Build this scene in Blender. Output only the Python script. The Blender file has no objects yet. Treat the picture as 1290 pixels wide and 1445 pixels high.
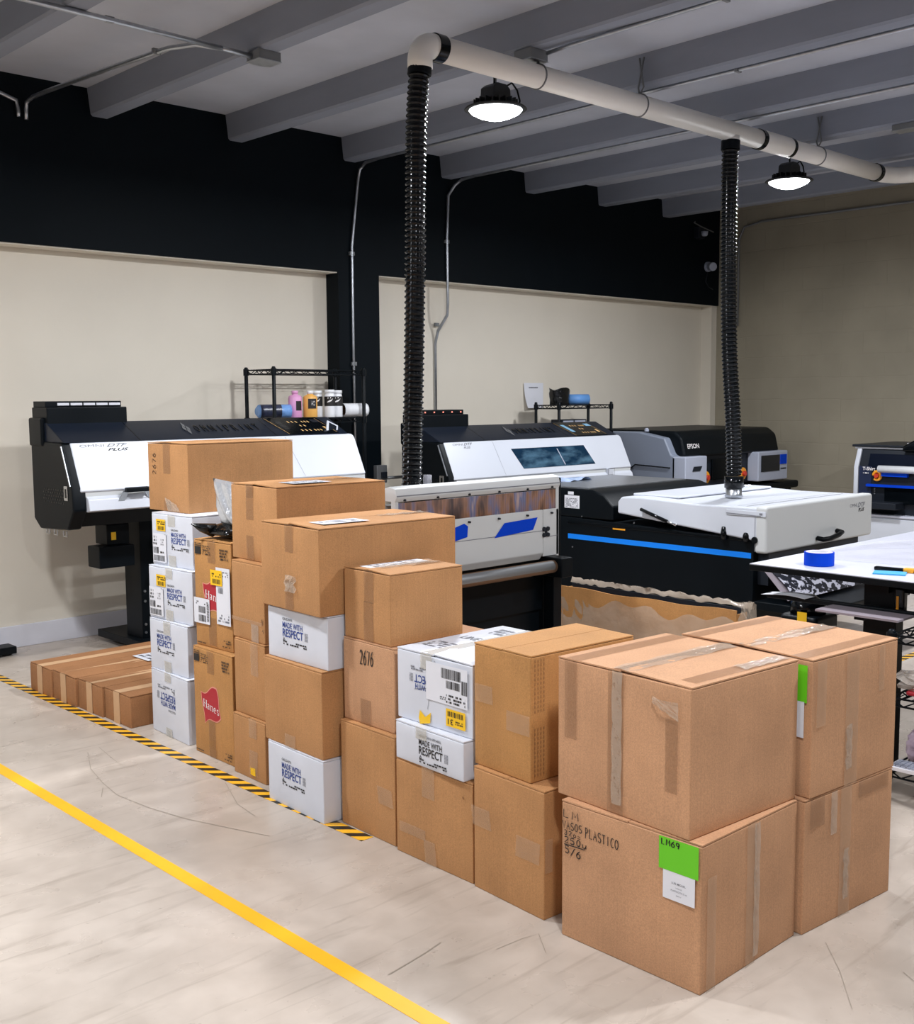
import bpy, bmesh, math, random
from mathutils import Vector, Matrix
random.seed(7)
SC = bpy.context.scene
COL = SC.collection
PI = math.pi

# ------------------------------------------------------------------ materials
def lin(c):
    def f(v):
        v /= 255.0
        return v/12.92 if v <= 0.04045 else ((v+0.055)/1.055)**2.4
    return (f(c[0]), f(c[1]), f(c[2]), 1.0)

def new_mat(name):
    m = bpy.data.materials.new(name); m.use_nodes = True
    nt = m.node_tree
    return m, nt, nt.nodes['Principled BSDF']

def N(nt, kind, **kw):
    n = nt.nodes.new(kind)
    for k, v in kw.items():
        setattr(n, k, v)
    return n

def mat(name, rgb, rough=0.5, metal=0.0, spec=0.5, var=0.0, scale=6.0, bump=0.0, bscale=60.0, coat=0.0, stretch=(1, 1, 1), detail=4.0):
    m, nt, b = new_mat(name)
    b.inputs['Base Color'].default_value = lin(rgb)
    b.inputs['Roughness'].default_value = rough
    b.inputs['Metallic'].default_value = metal
    b.inputs['Specular IOR Level'].default_value = spec
    if coat: b.inputs['Coat Weight'].default_value = coat; b.inputs['Coat Roughness'].default_value = 0.1
    if var or bump:
        tc = N(nt, 'ShaderNodeTexCoord'); mp = N(nt, 'ShaderNodeMapping')
        mp.inputs['Scale'].default_value = stretch
        nt.links.new(tc.outputs['Object'], mp.inputs['Vector'])
    if var:
        nz = N(nt, 'ShaderNodeTexNoise'); nz.inputs['Scale'].default_value = scale; nz.inputs['Detail'].default_value = detail
        nt.links.new(mp.outputs['Vector'], nz.inputs['Vector'])
        rp = N(nt, 'ShaderNodeValToRGB')
        c = lin(rgb)
        rp.color_ramp.elements[0].position = 0.3; rp.color_ramp.elements[1].position = 0.7
        rp.color_ramp.elements[0].color = tuple(max(0, v*(1-var)) for v in c[:3])+(1,)
        rp.color_ramp.elements[1].color = tuple(min(1, v*(1+var)) for v in c[:3])+(1,)
        nt.links.new(nz.outputs['Fac'], rp.inputs['Fac']); nt.links.new(rp.outputs['Color'], b.inputs['Base Color'])
    if bump:
        nb = N(nt, 'ShaderNodeTexNoise'); nb.inputs['Scale'].default_value = bscale; nb.inputs['Detail'].default_value = 5
        nt.links.new(mp.outputs['Vector'], nb.inputs['Vector'])
        bp = N(nt, 'ShaderNodeBump'); bp.inputs['Strength'].default_value = bump; bp.inputs['Distance'].default_value = 0.01
        nt.links.new(nb.outputs['Fac'], bp.inputs['Height']); nt.links.new(bp.outputs['Normal'], b.inputs['Normal'])
    return m

def cardboard(name, rgb, line=0.05):
    """kraft board: mottled fibre colour, faint upright corrugation lines, soft dents"""
    m, nt, b = new_mat(name)
    tc = N(nt, 'ShaderNodeTexCoord')
    c = lin(rgb)
    big = N(nt, 'ShaderNodeTexNoise'); big.inputs['Scale'].default_value = 5; big.inputs['Detail'].default_value = 6
    nt.links.new(tc.outputs['Object'], big.inputs['Vector'])
    r1 = N(nt, 'ShaderNodeValToRGB')
    r1.color_ramp.elements[0].position = .3; r1.color_ramp.elements[1].position = .72
    r1.color_ramp.elements[0].color = tuple(v*.88 for v in c[:3])+(1,)
    r1.color_ramp.elements[1].color = tuple(min(1, v*1.1) for v in c[:3])+(1,)
    nt.links.new(big.outputs['Fac'], r1.inputs['Fac'])
    fib = N(nt, 'ShaderNodeTexNoise'); fib.inputs['Scale'].default_value = 260; fib.inputs['Detail'].default_value = 2
    nt.links.new(tc.outputs['Object'], fib.inputs['Vector'])
    r2 = N(nt, 'ShaderNodeValToRGB')
    r2.color_ramp.elements[0].position = .3; r2.color_ramp.elements[1].position = .7
    r2.color_ramp.elements[0].color = (.86, .86, .86, 1); r2.color_ramp.elements[1].color = (1.1, 1.1, 1.1, 1)
    nt.links.new(fib.outputs['Fac'], r2.inputs['Fac'])
    mx = N(nt, 'ShaderNodeMix', data_type='RGBA', blend_type='MULTIPLY'); mx.inputs[0].default_value = 1.0
    nt.links.new(r1.outputs['Color'], mx.inputs[6]); nt.links.new(r2.outputs['Color'], mx.inputs[7])
    mp = N(nt, 'ShaderNodeMapping'); mp.inputs['Scale'].default_value = (150, 150, 1.5)
    nt.links.new(tc.outputs['Object'], mp.inputs['Vector'])
    cor = N(nt, 'ShaderNodeTexNoise'); cor.inputs['Scale'].default_value = 1; cor.inputs['Detail'].default_value = 2
    nt.links.new(mp.outputs['Vector'], cor.inputs['Vector'])
    r3 = N(nt, 'ShaderNodeValToRGB')
    r3.color_ramp.elements[0].position = .35; r3.color_ramp.elements[1].position = .65
    r3.color_ramp.elements[0].color = (1-line, 1-line, 1-line, 1); r3.color_ramp.elements[1].color = (1, 1, 1, 1)
    nt.links.new(cor.outputs['Fac'], r3.inputs['Fac'])
    m2 = N(nt, 'ShaderNodeMix', data_type='RGBA', blend_type='MULTIPLY'); m2.inputs[0].default_value = 1.0
    nt.links.new(mx.outputs[2], m2.inputs[6]); nt.links.new(r3.outputs['Color'], m2.inputs[7])
    nt.links.new(m2.outputs[2], b.inputs['Base Color'])
    b.inputs['Roughness'].default_value = .72; b.inputs['Specular IOR Level'].default_value = .3
    add = N(nt, 'ShaderNodeMath', operation='ADD')
    sc_ = N(nt, 'ShaderNodeMath', operation='MULTIPLY'); sc_.inputs[1].default_value = .12
    nt.links.new(cor.outputs['Fac'], sc_.inputs[0])
    nt.links.new(big.outputs['Fac'], add.inputs[0]); nt.links.new(sc_.outputs[0], add.inputs[1])
    bp = N(nt, 'ShaderNodeBump'); bp.inputs['Strength'].default_value = .22; bp.inputs['Distance'].default_value = .02
    nt.links.new(add.outputs[0], bp.inputs['Height']); nt.links.new(bp.outputs['Normal'], b.inputs['Normal'])
    return m

def clear_film(name, rgb, alpha, rough=.12, bump=.6, bscale=45, stretch=(1, 1, 1)):
    """see-through glossy plastic: tape, wrap, bags"""
    m, nt, b = new_mat(name)
    b.inputs['Base Color'].default_value = lin(rgb)
    b.inputs['Roughness'].default_value = rough
    tc = N(nt, 'ShaderNodeTexCoord'); mp = N(nt, 'ShaderNodeMapping'); mp.inputs['Scale'].default_value = stretch
    nt.links.new(tc.outputs['Object'], mp.inputs['Vector'])
    nb = N(nt, 'ShaderNodeTexNoise'); nb.inputs['Scale'].default_value = bscale; nb.inputs['Detail'].default_value = 4
    nt.links.new(mp.outputs['Vector'], nb.inputs['Vector'])
    bp = N(nt, 'ShaderNodeBump'); bp.inputs['Strength'].default_value = bump; bp.inputs['Distance'].default_value = .006
    nt.links.new(nb.outputs['Fac'], bp.inputs['Height']); nt.links.new(bp.outputs['Normal'], b.inputs['Normal'])
    tr = N(nt, 'ShaderNodeBsdfTransparent'); mx = N(nt, 'ShaderNodeMixShader'); mx.inputs[0].default_value = alpha
    out = nt.nodes['Material Output']
    nt.links.new(tr.outputs[0], mx.inputs[1]); nt.links.new(b.outputs[0], mx.inputs[2]); nt.links.new(mx.outputs[0], out.inputs['Surface'])
    return m

def emit(name, rgb, power):
    m, nt, b = new_mat(name)
    e = N(nt, 'ShaderNodeEmission'); e.inputs['Color'].default_value = lin(rgb); e.inputs['Strength'].default_value = power
    nt.links.new(e.outputs[0], nt.nodes['Material Output'].inputs['Surface'])
    return m

K = {}
K['kraft'] = cardboard('kraft_cardboard', (188, 138, 91))
K['kraft_pink'] = cardboard('pinkish_kraft_cardboard', (198, 151, 114), .04)
K['kraft_gold'] = cardboard('golden_kraft_cardboard', (188, 137, 83), .04)
K['kraft_dark'] = cardboard('brown_kraft_cardboard', (166, 117, 78), .05)
K['white_board'] = mat('white_carton_board', (213, 216, 225), .55, var=.04, scale=7, bump=.12, bscale=9)
K['inner'] = mat('dark_board_edge', (120, 82, 50), .9)  # plain dark brown for the perforations and the nick
K['tape'] = clear_film('brown_packing_tape', (150, 112, 80), .34, .2, .2, 14, (1, 1, .3))
K['tape_pale'] = clear_film('pale_packing_tape', (206, 174, 142), .34, .22, .15, 14, (1, 1, .3))
K['tape_shiny'] = clear_film('shiny_clear_tape', (205, 190, 172), .42, .07, 1.0, 38, (1, 1, 1))
K['tape_white'] = clear_film('clear_tape_on_white', (205, 200, 188), .55, .25, .3, 30)
K['paper_tape'] = mat('paper_tape', (205, 165, 125), .7, var=.05, scale=20)
K['label'] = mat('white_label_paper', (228, 229, 236), .5)
K['yellow_label'] = mat('yellow_sticker', (246, 196, 20), .5)
K['green_note'] = mat('green_note', (104, 204, 30), .5)
K['navy_ink'] = mat('navy_ink', (28, 62, 140), .5)
K['black_ink'] = mat('black_ink', (28, 26, 26), .55)
K['grey_ink'] = mat('grey_ink', (120, 122, 130), .55)
K['red_ink'] = mat('red_ink', (176, 30, 46), .5)
K['pink_ink'] = mat('pink_ink', (226, 150, 130), .5)
K['white_ink'] = mat('white_ink', (240, 236, 236), .5)
K['black'] = mat('black_powder_coat', (7, 13, 18), .42, spec=.16, var=.1, scale=4)
K['black_gloss'] = mat('black_gloss_plastic', (7, 11, 15), .16, spec=.3)
K['black_satin'] = mat('dark_blue_black_plastic', (20, 28, 42), .38, spec=.25)
K['rubber'] = mat('black_hose_plastic', (5, 8, 11), .15, spec=.28)
K['machine_white'] = mat('machine_white_paint', (204, 208, 217), .32)
K['machine_grey_white'] = mat('warm_white_machine_paint', (200, 202, 202), .4)
K['machine_grey'] = mat('blue_grey_machine_plastic', (128, 136, 152), .45)
K['machine_lightgrey'] = mat('light_grey_machine_plastic', (170, 176, 192), .42)
K['steel'] = mat('galvanised_steel', (176, 180, 186), .32, metal=.9, var=.1, scale=30)
K['steel_dull'] = mat('dull_grey_metal', (128, 130, 132), .5, metal=.4)
K['chrome'] = mat('chrome', (210, 212, 216), .15, metal=1)
K['pvc'] = mat('white_duct_pvc', (243, 239, 232), .38, var=.03, scale=3)
K['blue_tape'] = mat('blue_painter_tape', (0, 62, 196), .6, spec=.12)
K['blue_stripe'] = mat('bright_blue_stripe', (4, 128, 238), .4)
K['orange'] = mat('orange_plastic', (245, 165, 40), .45)
K['red_button'] = mat('red_button', (200, 60, 40), .4)
K['gold'] = mat('gold_button', (240, 196, 130), .4)
K['screen'] = mat('dark_screen', (18, 24, 32), .08)
K['screen_lit'] = emit('lit_screen', (150, 200, 235), .8)
K['led_red'] = emit('red_led', (255, 150, 130), 1.5)
K['lamp_lens'] = emit('lamp_lens', (250, 252, 255), 24)
K['lamp_body'] = mat('lamp_housing', (22, 25, 28), .45)
K['pink_bottle'] = mat('pink_ink_bottle', (225, 160, 205), .35)
K['orange_bottle'] = mat('amber_ink_bottle', (236, 178, 92), .35)
K['white_bottle'] = mat('white_ink_bottle', (236, 238, 242), .35)
K['blue_wrap'] = mat('blue_plastic_wrap', (120, 165, 225), .25, bump=.5, bscale=40)
K['blue_roll'] = mat('blue_roll', (98, 150, 212), .5)
K['black_bag'] = mat('black_polythene', (9, 11, 13), .2, bump=.9, bscale=18)
K['silver_bag'] = mat('silver_foil_bag', (208, 210, 214), .22, metal=.55, bump=.8, bscale=22)
K['film'] = clear_film('plastic_wrap', (206, 190, 172), .45, .12, 1.0, 16)
K['film_sheet'] = clear_film('clear_film_sheet', (235, 235, 245), .3, .12, .6, 12)
K['lavender'] = mat('lavender_board', (150, 140, 148), .5)
K['card_blue'] = mat('light_blue_card', (60, 165, 220), .5)
K['table_white'] = mat('white_table_top', (203, 205, 218), .35)
K['navy_bin'] = mat('dark_blue_bag', (46, 54, 78), .5, bump=.5, bscale=15)
K['mauve_bag'] = mat('mauve_bag', (176, 160, 178), .4, bump=.6, bscale=25)
K['card_core'] = mat('brown_card_core', (110, 80, 55), .8)
K['navy_panel'] = mat('dark_navy_panel', (28, 38, 66), .4)
K['charcoal'] = mat('charcoal_plastic', (28, 33, 41), .45, spec=.3)

# ------------------------------------------------------------------ mesh building
class MB:
    """collects shapes and links them as ONE mesh object"""
    def __init__(s): s.bm = bmesh.new()
    def box(s, x0, x1, y0, y1, z0, z1, M=None):
        v = [s.bm.verts.new((x, y, z)) for z in (z0, z1) for y in (y0, y1) for x in (x0, x1)]
        fs = [(0, 2, 3, 1), (4, 5, 7, 6), (0, 1, 5, 4), (2, 6, 7, 3), (0, 4, 6, 2), (1, 3, 7, 5)]
        for f in fs: s.bm.faces.new([v[i] for i in f])
        if M is not None: bmesh.ops.transform(s.bm, matrix=M, verts=v)
        return s
    def prism(s, poly, a0, a1, axis='x'):
        """polygon extruded along an axis; poly holds (y,z) for x, (x,z) for y, (x,y) for z"""
        def p(u, w, a):
            return (a, u, w) if axis == 'x' else ((u, a, w) if axis == 'y' else (u, w, a))
        A = [s.bm.verts.new(p(u, w, a0)) for u, w in poly]; B = [s.bm.verts.new(p(u, w, a1)) for u, w in poly]
        s.bm.faces.new(A); s.bm.faces.new(B[::-1])
        n = len(poly)
        for i in range(n): s.bm.faces.new([A[i], B[i], B[(i+1) % n], A[(i+1) % n]])
        return s
    def tube(s, pts, r, seg=10, cap=True):
        pts = [Vector(p) for p in pts]
        rs = r if isinstance(r, (list, tuple)) else [r]*len(pts)
        rings = []; ref = None
        for i, p in enumerate(pts):
            t = (pts[min(i+1, len(pts)-1)]-pts[max(i-1, 0)]).normalized()
            if ref is None:
                ref = Vector((0, 0, 1)) if abs(t.z) < .9 else Vector((1, 0, 0))
            ref = (ref - t*ref.dot(t)).normalized(); b = t.cross(ref)
            rings.append([s.bm.verts.new(p+(ref*math.cos(2*PI*k/seg)+b*math.sin(2*PI*k/seg))*rs[i]) for k in range(seg)])
        for a, b in zip(rings, rings[1:]):
            for k in range(seg): s.bm.faces.new([a[k], a[(k+1) % seg], b[(k+1) % seg], b[k]])
        if cap: s.bm.faces.new(rings[0][::-1]); s.bm.faces.new(rings[-1])
        return s
    def cyl(s, p0, p1, r, seg=20, r1=None):
        return s.tube([p0, p1], [r, r if r1 is None else r1], seg)
    def lathe(s, prof, c=(0, 0, 0), seg=24):
        rings = []
        for r, z in prof:
            rings.append([s.bm.verts.new((c[0]+max(r, 1e-4)*math.cos(2*PI*k/seg), c[1]+max(r, 1e-4)*math.sin(2*PI*k/seg), c[2]+z)) for k in range(seg)])
        for a, b in zip(rings, rings[1:]):
            for k in range(seg): s.bm.faces.new([a[k], a[(k+1) % seg], b[(k+1) % seg], b[k]])
        s.bm.faces.new(rings[0][::-1]); s.bm.faces.new(rings[-1])
        return s
    def quad(s, *ps):
        s.bm.faces.new([s.bm.verts.new(p) for p in ps]); return s
    def grid(s, f, nu, nv):
        """surface f(u,v), u,v in 0..1"""
        vs = [[s.bm.verts.new(f(i/nu, j/nv)) for j in range(nv+1)] for i in range(nu+1)]
        for i in range(nu):
            for j in range(nv): s.bm.faces.new([vs[i][j], vs[i+1][j], vs[i+1][j+1], vs[i][j+1]])
        return s
    def raw(s, verts, faces, fn):
        vs = [s.bm.verts.new(fn(v)) for v in verts]
        for f in faces:
            try: s.bm.faces.new([vs[i] for i in f])
            except ValueError: pass
        return s
    def build(s, name, m, parent=None, bevel=0.0, smooth=False, loc=None, seg=2, solid=0.0, normals=True):
        if normals: bmesh.ops.recalc_face_normals(s.bm, faces=s.bm.faces)
        me = bpy.data.meshes.new(name); s.bm.to_mesh(me); s.bm.free()
        me.materials.append(m)
        if smooth:
            for p in me.polygons: p.use_smooth = True
        o = bpy.data.objects.new(name, me); COL.objects.link(o)
        if parent is not None: o.parent = parent
        if loc is not None: o.location = loc
        if solid:
            q = o.modifiers.new('thick', 'SOLIDIFY'); q.thickness = solid; q.offset = 0
        if bevel:
            q = o.modifiers.new('round', 'BEVEL'); q.width = bevel; q.segments = seg; q.limit_method = 'ANGLE'; q.angle_limit = .6
            for p in me.polygons: p.use_smooth = True
            w = o.modifiers.new('wn', 'WEIGHTED_NORMAL'); w.keep_sharp = False
        elif smooth == 'auto':
            pass
        return o

def tag(o, label, cat, group=None):
    o['label'] = label; o['category'] = cat
    if group: o['group'] = group
    return o

def thing(name, label, cat, loc=(0, 0, 0), rz=0.0, group=None):
    o = bpy.data.objects.new(name, None); COL.objects.link(o)
    o.location = loc; o.rotation_euler = (0, 0, rz); o.empty_display_size = .05
    return tag(o, label, cat, group)

def struct(o):
    o['kind'] = 'structure'; return o

def part_label(o, t):
    o['label'] = t; return o

def dup(root, loc, rz=None, label=None):
    """copy of a thing with its parts and sub-parts"""
    r = root.copy(); COL.objects.link(r); r.location = loc
    if rz is not None: r.rotation_euler = (0, 0, rz)
    if label: r['label'] = label
    for ch in list(root.children):
        c = ch.copy(); COL.objects.link(c); c.parent = r
        for g in list(ch.children):
            d = g.copy(); COL.objects.link(d); d.parent = c
    return r

# ------------------------------------------------------------------ lettering
_cache = {}
def text_geo(s, bold=0.0, shear=0.0):
    k = (s, bold, shear)
    if k not in _cache:
        cu = bpy.data.curves.new('lettering', 'FONT'); cu.body = s; cu.size = 1; cu.offset = bold; cu.shear = shear; cu.resolution_u = 3
        cu.fill_mode = 'FRONT'
        o = bpy.data.objects.new('lettering', cu); COL.objects.link(o)
        dg = bpy.context.evaluated_depsgraph_get()
        me = bpy.data.meshes.new_from_object(o.evaluated_get(dg))
        vs = [(v.co.x, v.co.y) for v in me.vertices]; fs = [tuple(p.vertices) for p in me.polygons]
        bpy.data.objects.remove(o); bpy.data.curves.remove(cu); bpy.data.meshes.remove(me)
        if vs:
            x0 = min(v[0] for v in vs); x1 = max(v[0] for v in vs); y0 = min(v[1] for v in vs); y1 = max(v[1] for v in vs)
            vs = [((v[0]-x0)/(x1-x0), (v[1]-y0)/(y1-y0)) for v in vs]
        _cache[k] = (vs, fs)
    return _cache[k]

def text_in(mb, s, u0, u1, v0, v1, fn, bold=0.0, shear=0.0):
    """lettering stretched into the rectangle u0..u1, v0..v1 of a face given by fn(u,v)"""
    vs, fs = text_geo(s, bold, shear)
    mb.raw(vs, fs, lambda p: fn(u0+(u1-u0)*p[0], v0+(v1-v0)*p[1]))

def rect(mb, u0, u1, v0, v1, fn):
    mb.quad(fn(u0, v0), fn(u1, v0), fn(u1, v1), fn(u0, v1))

def stroke(mb, pts, w, fn):
    """a pen line along 2-D points; w one width or a list"""
    n = len(pts); ws = w if isinstance(w, (list, tuple)) else [w]*n
    L, R = [], []
    for i in range(n):
        a = pts[max(i-1, 0)]; b = pts[min(i+1, n-1)]
        dx, dy = b[0]-a[0], b[1]-a[1]; d = math.hypot(dx, dy) or 1
        nx, ny = -dy/d*ws[i]/2, dx/d*ws[i]/2
        L.append((pts[i][0]+nx, pts[i][1]+ny)); R.append((pts[i][0]-nx, pts[i][1]-ny))
    for i in range(n-1):
        mb.quad(fn(*L[i]), fn(*R[i]), fn(*R[i+1]), fn(*L[i+1]))

def arc(cx, cy, rx, ry, a0, a1, n=10):
    return [(cx+rx*math.cos(math.radians(a0+(a1-a0)*i/n)), cy+ry*math.sin(math.radians(a0+(a1-a0)*i/n))) for i in range(n+1)]

GL = {  # single-line hand lettering on a 1 x 1 cell
 'L': [[(.1, 1), (.1, 0), (.8, .03)]], 'M': [[(.05, 0), (.15, 1), (.5, .35), (.85, 1), (.95, 0)]],
 'V': [[(.05, 1), (.45, 0), (.9, 1)]], 'A': [[(.05, 0), (.45, 1), (.9, 0)], [(.2, .4), (.7, .4)]],
 'S': [arc(.5, .75, .35, .25, 30, 270, 8)+arc(.5, .25, .38, .25, 90, -150, 8)], 'O': [arc(.5, .5, .4, .48, 90, 450, 14)],
 'P': [[(.15, -.15), (.15, 1)], arc(.15, .72, .6, .28, 90, -90, 8)], 'T': [[(.05, .95), (.95, .95)], [(.5, .95), (.5, 0)]],
 'I': [[(.5, 1), (.5, 0)]], 'C': [arc(.55, .5, .42, .48, 50, 310, 10)], '/': [[(.1, -.1), (.9, 1.05)]],
 '2': [arc(.45, .72, .35, .28, 160, -20, 8)+[(.1, 0), (.9, .05)]], '3': [arc(.4, .75, .35, .25, 150, -90, 8)+arc(.4, .25, .4, .25, 90, -150, 8)],
 '5': [[(.85, 1), (.2, 1), (.15, .55)]+arc(.42, .3, .42, .3, 100, -140, 9)], '6': [[(.75, 1), (.3, .65)]+arc(.48, .3, .38, .3, 160, 520, 12)],
 '7': [[(.1, .95), (.9, .95), (.4, 0)]], '9': [arc(.45, .7, .35, .28, 0, 360, 12)+[(.78, .6), (.6, 0)]], '0': [arc(.5, .5, .36, .48, 90, 450, 12)],
 'o': [arc(.5, .3, .35, .3, 90, 450, 10)], 'z': [[(.1, .55), (.8, .55), (.1, 0), (.85, 0)]], 'u': [[(.1, .6), (.15, .1), (.5, 0), (.75, .2), (.8, .6), (.85, 0)]],
 '-': [[(.0, .5), (1, .5)]], 'a': [arc(.42, .3, .32, .3, 60, 400, 10)+[(.78, .6), (.8, 0)]],
}
def hand(mb, s, u, v, cw, ch, w, fn, gap=.25, slope=0.0):
    for c in s:
        for ln in GL.get(c, []):
            stroke(mb, [(u+p[0]*cw, v+p[1]*ch+slope*(p[0]*cw)) for p in ln], w, fn)
        u += cw*(1+gap); v += slope*cw*(1+gap)

def serif_letters(mb, u, v, h, fn):
    """the word Hanes in a bookish serif face; u,v lower-left, h cap height"""
    def st(x, y0, y1, w): rect(mb, u+(x-w/2)*h, u+(x+w/2)*h, v+y0*h, v+y1*h, fn)
    def sf(x, y, w): rect(mb, u+(x-w/2)*h, u+(x+w/2)*h, v+y*h, v+(y+.045)*h, fn)
    def sk(pts, w): stroke(mb, [(u+x*h, v+y*h) for x, y in pts], [q*h for q in w] if isinstance(w, list) else w*h, fn)
    for x in (.14, .62):
        st(x, 0, 1, .13); sf(x, 0, .27); sf(x, .955, .27)
    rect(mb, u+.14*h, u+.62*h, v+.49*h, v+.54*h, fn)
    sk(arc(.98, .47, .14, .18, 160, 0, 8)+[(1.12, .1), (1.2, .02)], [.05]+[.07]*3+[.1]*5+[.1, .06]); sk(arc(1.0, .17, .15, .17, 60, 300, 10), .08)
    st(1.46, 0, .66, .1); sf(1.46, 0, .2); sf(1.43, .62, .15); sk(arc(1.64, .42, .17, .22, 160, 0, 8), [.04, .05, .06, .08, .09, .1, .1, .1, .1]); st(1.81, 0, .44, .1); sf(1.81, 0, .2)
    sk(arc(2.27, .33, .20, .32, 10, 320, 14), [.05]+[.07]*3+[.1]*6+[.07]*3+[.05]*2); rect(mb, u+2.09*h, u+2.47*h, v+.35*h, v+.4*h, fn)
    sk(arc(2.82, .5, .14, .15, 20, 250, 8)+arc(2.84, .17, .15, .16, 80, -160, 8), .08)
# ------------------------------------------------------------------ the room
WY, RY = 6.60, 6.745          # face of the black wall, face of the recessed beige panels
XR, XL, YF = 10.02, -8.0, -9.0
ZC, ZB = 3.37, 3.208

def concrete_floor():
    m, nt, b = new_mat('polished_concrete')
    tc = N(nt, 'ShaderNodeTexCoord')
    def noise(scale, det, st=(1, 1, 1), rot=0, dist=0):
        mp = N(nt, 'ShaderNodeMapping'); mp.inputs['Scale'].default_value = st; mp.inputs['Rotation'].default_value = (0, 0, rot)
        nt.links.new(tc.outputs['Object'], mp.inputs['Vector'])
        n = N(nt, 'ShaderNodeTexNoise'); n.inputs['Scale'].default_value = scale; n.inputs['Detail'].default_value = det; n.inputs['Distortion'].default_value = dist
        nt.links.new(mp.outputs['Vector'], n.inputs['Vector']); return n
    def ramp(src, p0, c0, p1, c1):
        r = N(nt, 'ShaderNodeValToRGB'); e = r.color_ramp.elements
        e[0].position = p0; e[0].color = c0; e[1].position = p1; e[1].color = c1
        nt.links.new(src, r.inputs['Fac']); return r.outputs['Color']
    def mul(a, c):
        x = N(nt, 'ShaderNodeMix', data_type='RGBA', blend_type='MULTIPLY'); x.inputs[0].default_value = 1
        nt.links.new(a, x.inputs[6]); nt.links.new(c, x.inputs[7]); return x.outputs[2]
    c = lin((202, 190, 178)); d = lin((176, 164, 152))
    base = ramp(noise(1.1, 7, dist=.6).outputs['Fac'], .3, d, .7, c)
    mott = ramp(noise(7, 6, dist=.3).outputs['Fac'], .35, (.9, .89, .88, 1), .65, (1.04, 1.04, 1.04, 1))
    scr = ramp(noise(3, 8, (1, 9, 1), .7, .8).outputs['Fac'], .2, (.72, .7, .68, 1), .44, (1, 1, 1, 1))
    speck = ramp(noise(42, 3).outputs['Fac'], .22, (.7, .68, .66, 1), .3, (1, 1, 1, 1))
    nt.links.new(mul(mul(mul(base, mott), scr), speck), b.inputs['Base Color'])
    rr = ramp(noise(4, 6).outputs['Fac'], .3, (.22, .22, .22, 1), .7, (.4, .4, .4, 1))
    nt.links.new(rr, b.inputs['Roughness'])
    b.inputs['Specular IOR Level'].default_value = .45
    bp = N(nt, 'ShaderNodeBump'); bp.inputs['Strength'].default_value = .06; bp.inputs['Distance'].default_value = .01
    nt.links.new(noise(9, 6).outputs['Fac'], bp.inputs['Height']); nt.links.new(bp.outputs['Normal'], b.inputs['Normal'])
    return m

m_floor = concrete_floor()
m_black_wall = mat('black_wall_paint', (5, 13, 19), .6, spec=.12, var=.08, scale=3, bump=.05, bscale=25)
m_beige = mat('beige_wall_paint', (226, 218, 203), .7, var=.025, scale=2.2, bump=.05, bscale=30)
m_right = mat('tan_block_wall', (152, 144, 126), .8, var=.09, scale=2.0)
_nt = m_right.node_tree; _tc = N(_nt, 'ShaderNodeTexCoord'); _sx = N(_nt, 'ShaderNodeSeparateXYZ'); _cb = N(_nt, 'ShaderNodeCombineXYZ')
_nt.links.new(_tc.outputs['Object'], _sx.inputs[0]); _nt.links.new(_sx.outputs['Y'], _cb.inputs['X']); _nt.links.new(_sx.outputs['Z'], _cb.inputs['Y'])
_br = N(_nt, 'ShaderNodeTexBrick'); _br.inputs['Scale'].default_value = 1; _br.inputs['Brick Width'].default_value = .42; _br.inputs['Row Height'].default_value = .21; _br.inputs['Mortar Size'].default_value = .006; _br.inputs['Mortar Smooth'].default_value = .6
_br.inputs['Color1'].default_value = (1, 1, 1, 1); _br.inputs['Color2'].default_value = (.9, .9, .9, 1); _br.inputs['Mortar'].default_value = (.2, .2, .2, 1)
_wz = N(_nt, 'ShaderNodeTexNoise'); _wz.inputs['Scale'].default_value = 5; _nt.links.new(_cb.outputs[0], _wz.inputs['Vector'])
_ad = N(_nt, 'ShaderNodeVectorMath', operation='MULTIPLY_ADD'); _ad.inputs[1].default_value = (.03, .03, 0); _nt.links.new(_wz.outputs['Color'], _ad.inputs[0]); _nt.links.new(_cb.outputs[0], _ad.inputs[2]); _nt.links.new(_ad.outputs[0], _br.inputs['Vector'])
_bp = N(_nt, 'ShaderNodeBump'); _bp.inputs['Strength'].default_value = .35; _bp.inputs['Distance'].default_value = .006
_nt.links.new(_br.outputs['Color'], _bp.inputs['Height']); _nt.links.new(_bp.outputs['Normal'], _nt.nodes['Principled BSDF'].inputs['Normal'])
m_ceil = mat('grey_concrete_ceiling', (182, 185, 194), .85, var=.09, scale=2.0, bump=.12, bscale=10)
m_beam = mat('grey_painted_beam', (134, 139, 151), .75, var=.07, scale=4, bump=.15, bscale=22, stretch=(1, .4, 1.5))
m_base = mat('white_baseboard_paint', (222, 222, 230), .5, var=.05, scale=6)

fl = struct(MB().box(XL-.2, XR+.2, YF-.2, RY+.2, -.2, 0).build('floor', m_floor))
struct(MB().box(XL-.2, XR+.2, YF-.2, RY+.2, ZC, ZC+.2).build('ceiling', m_ceil))
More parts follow.
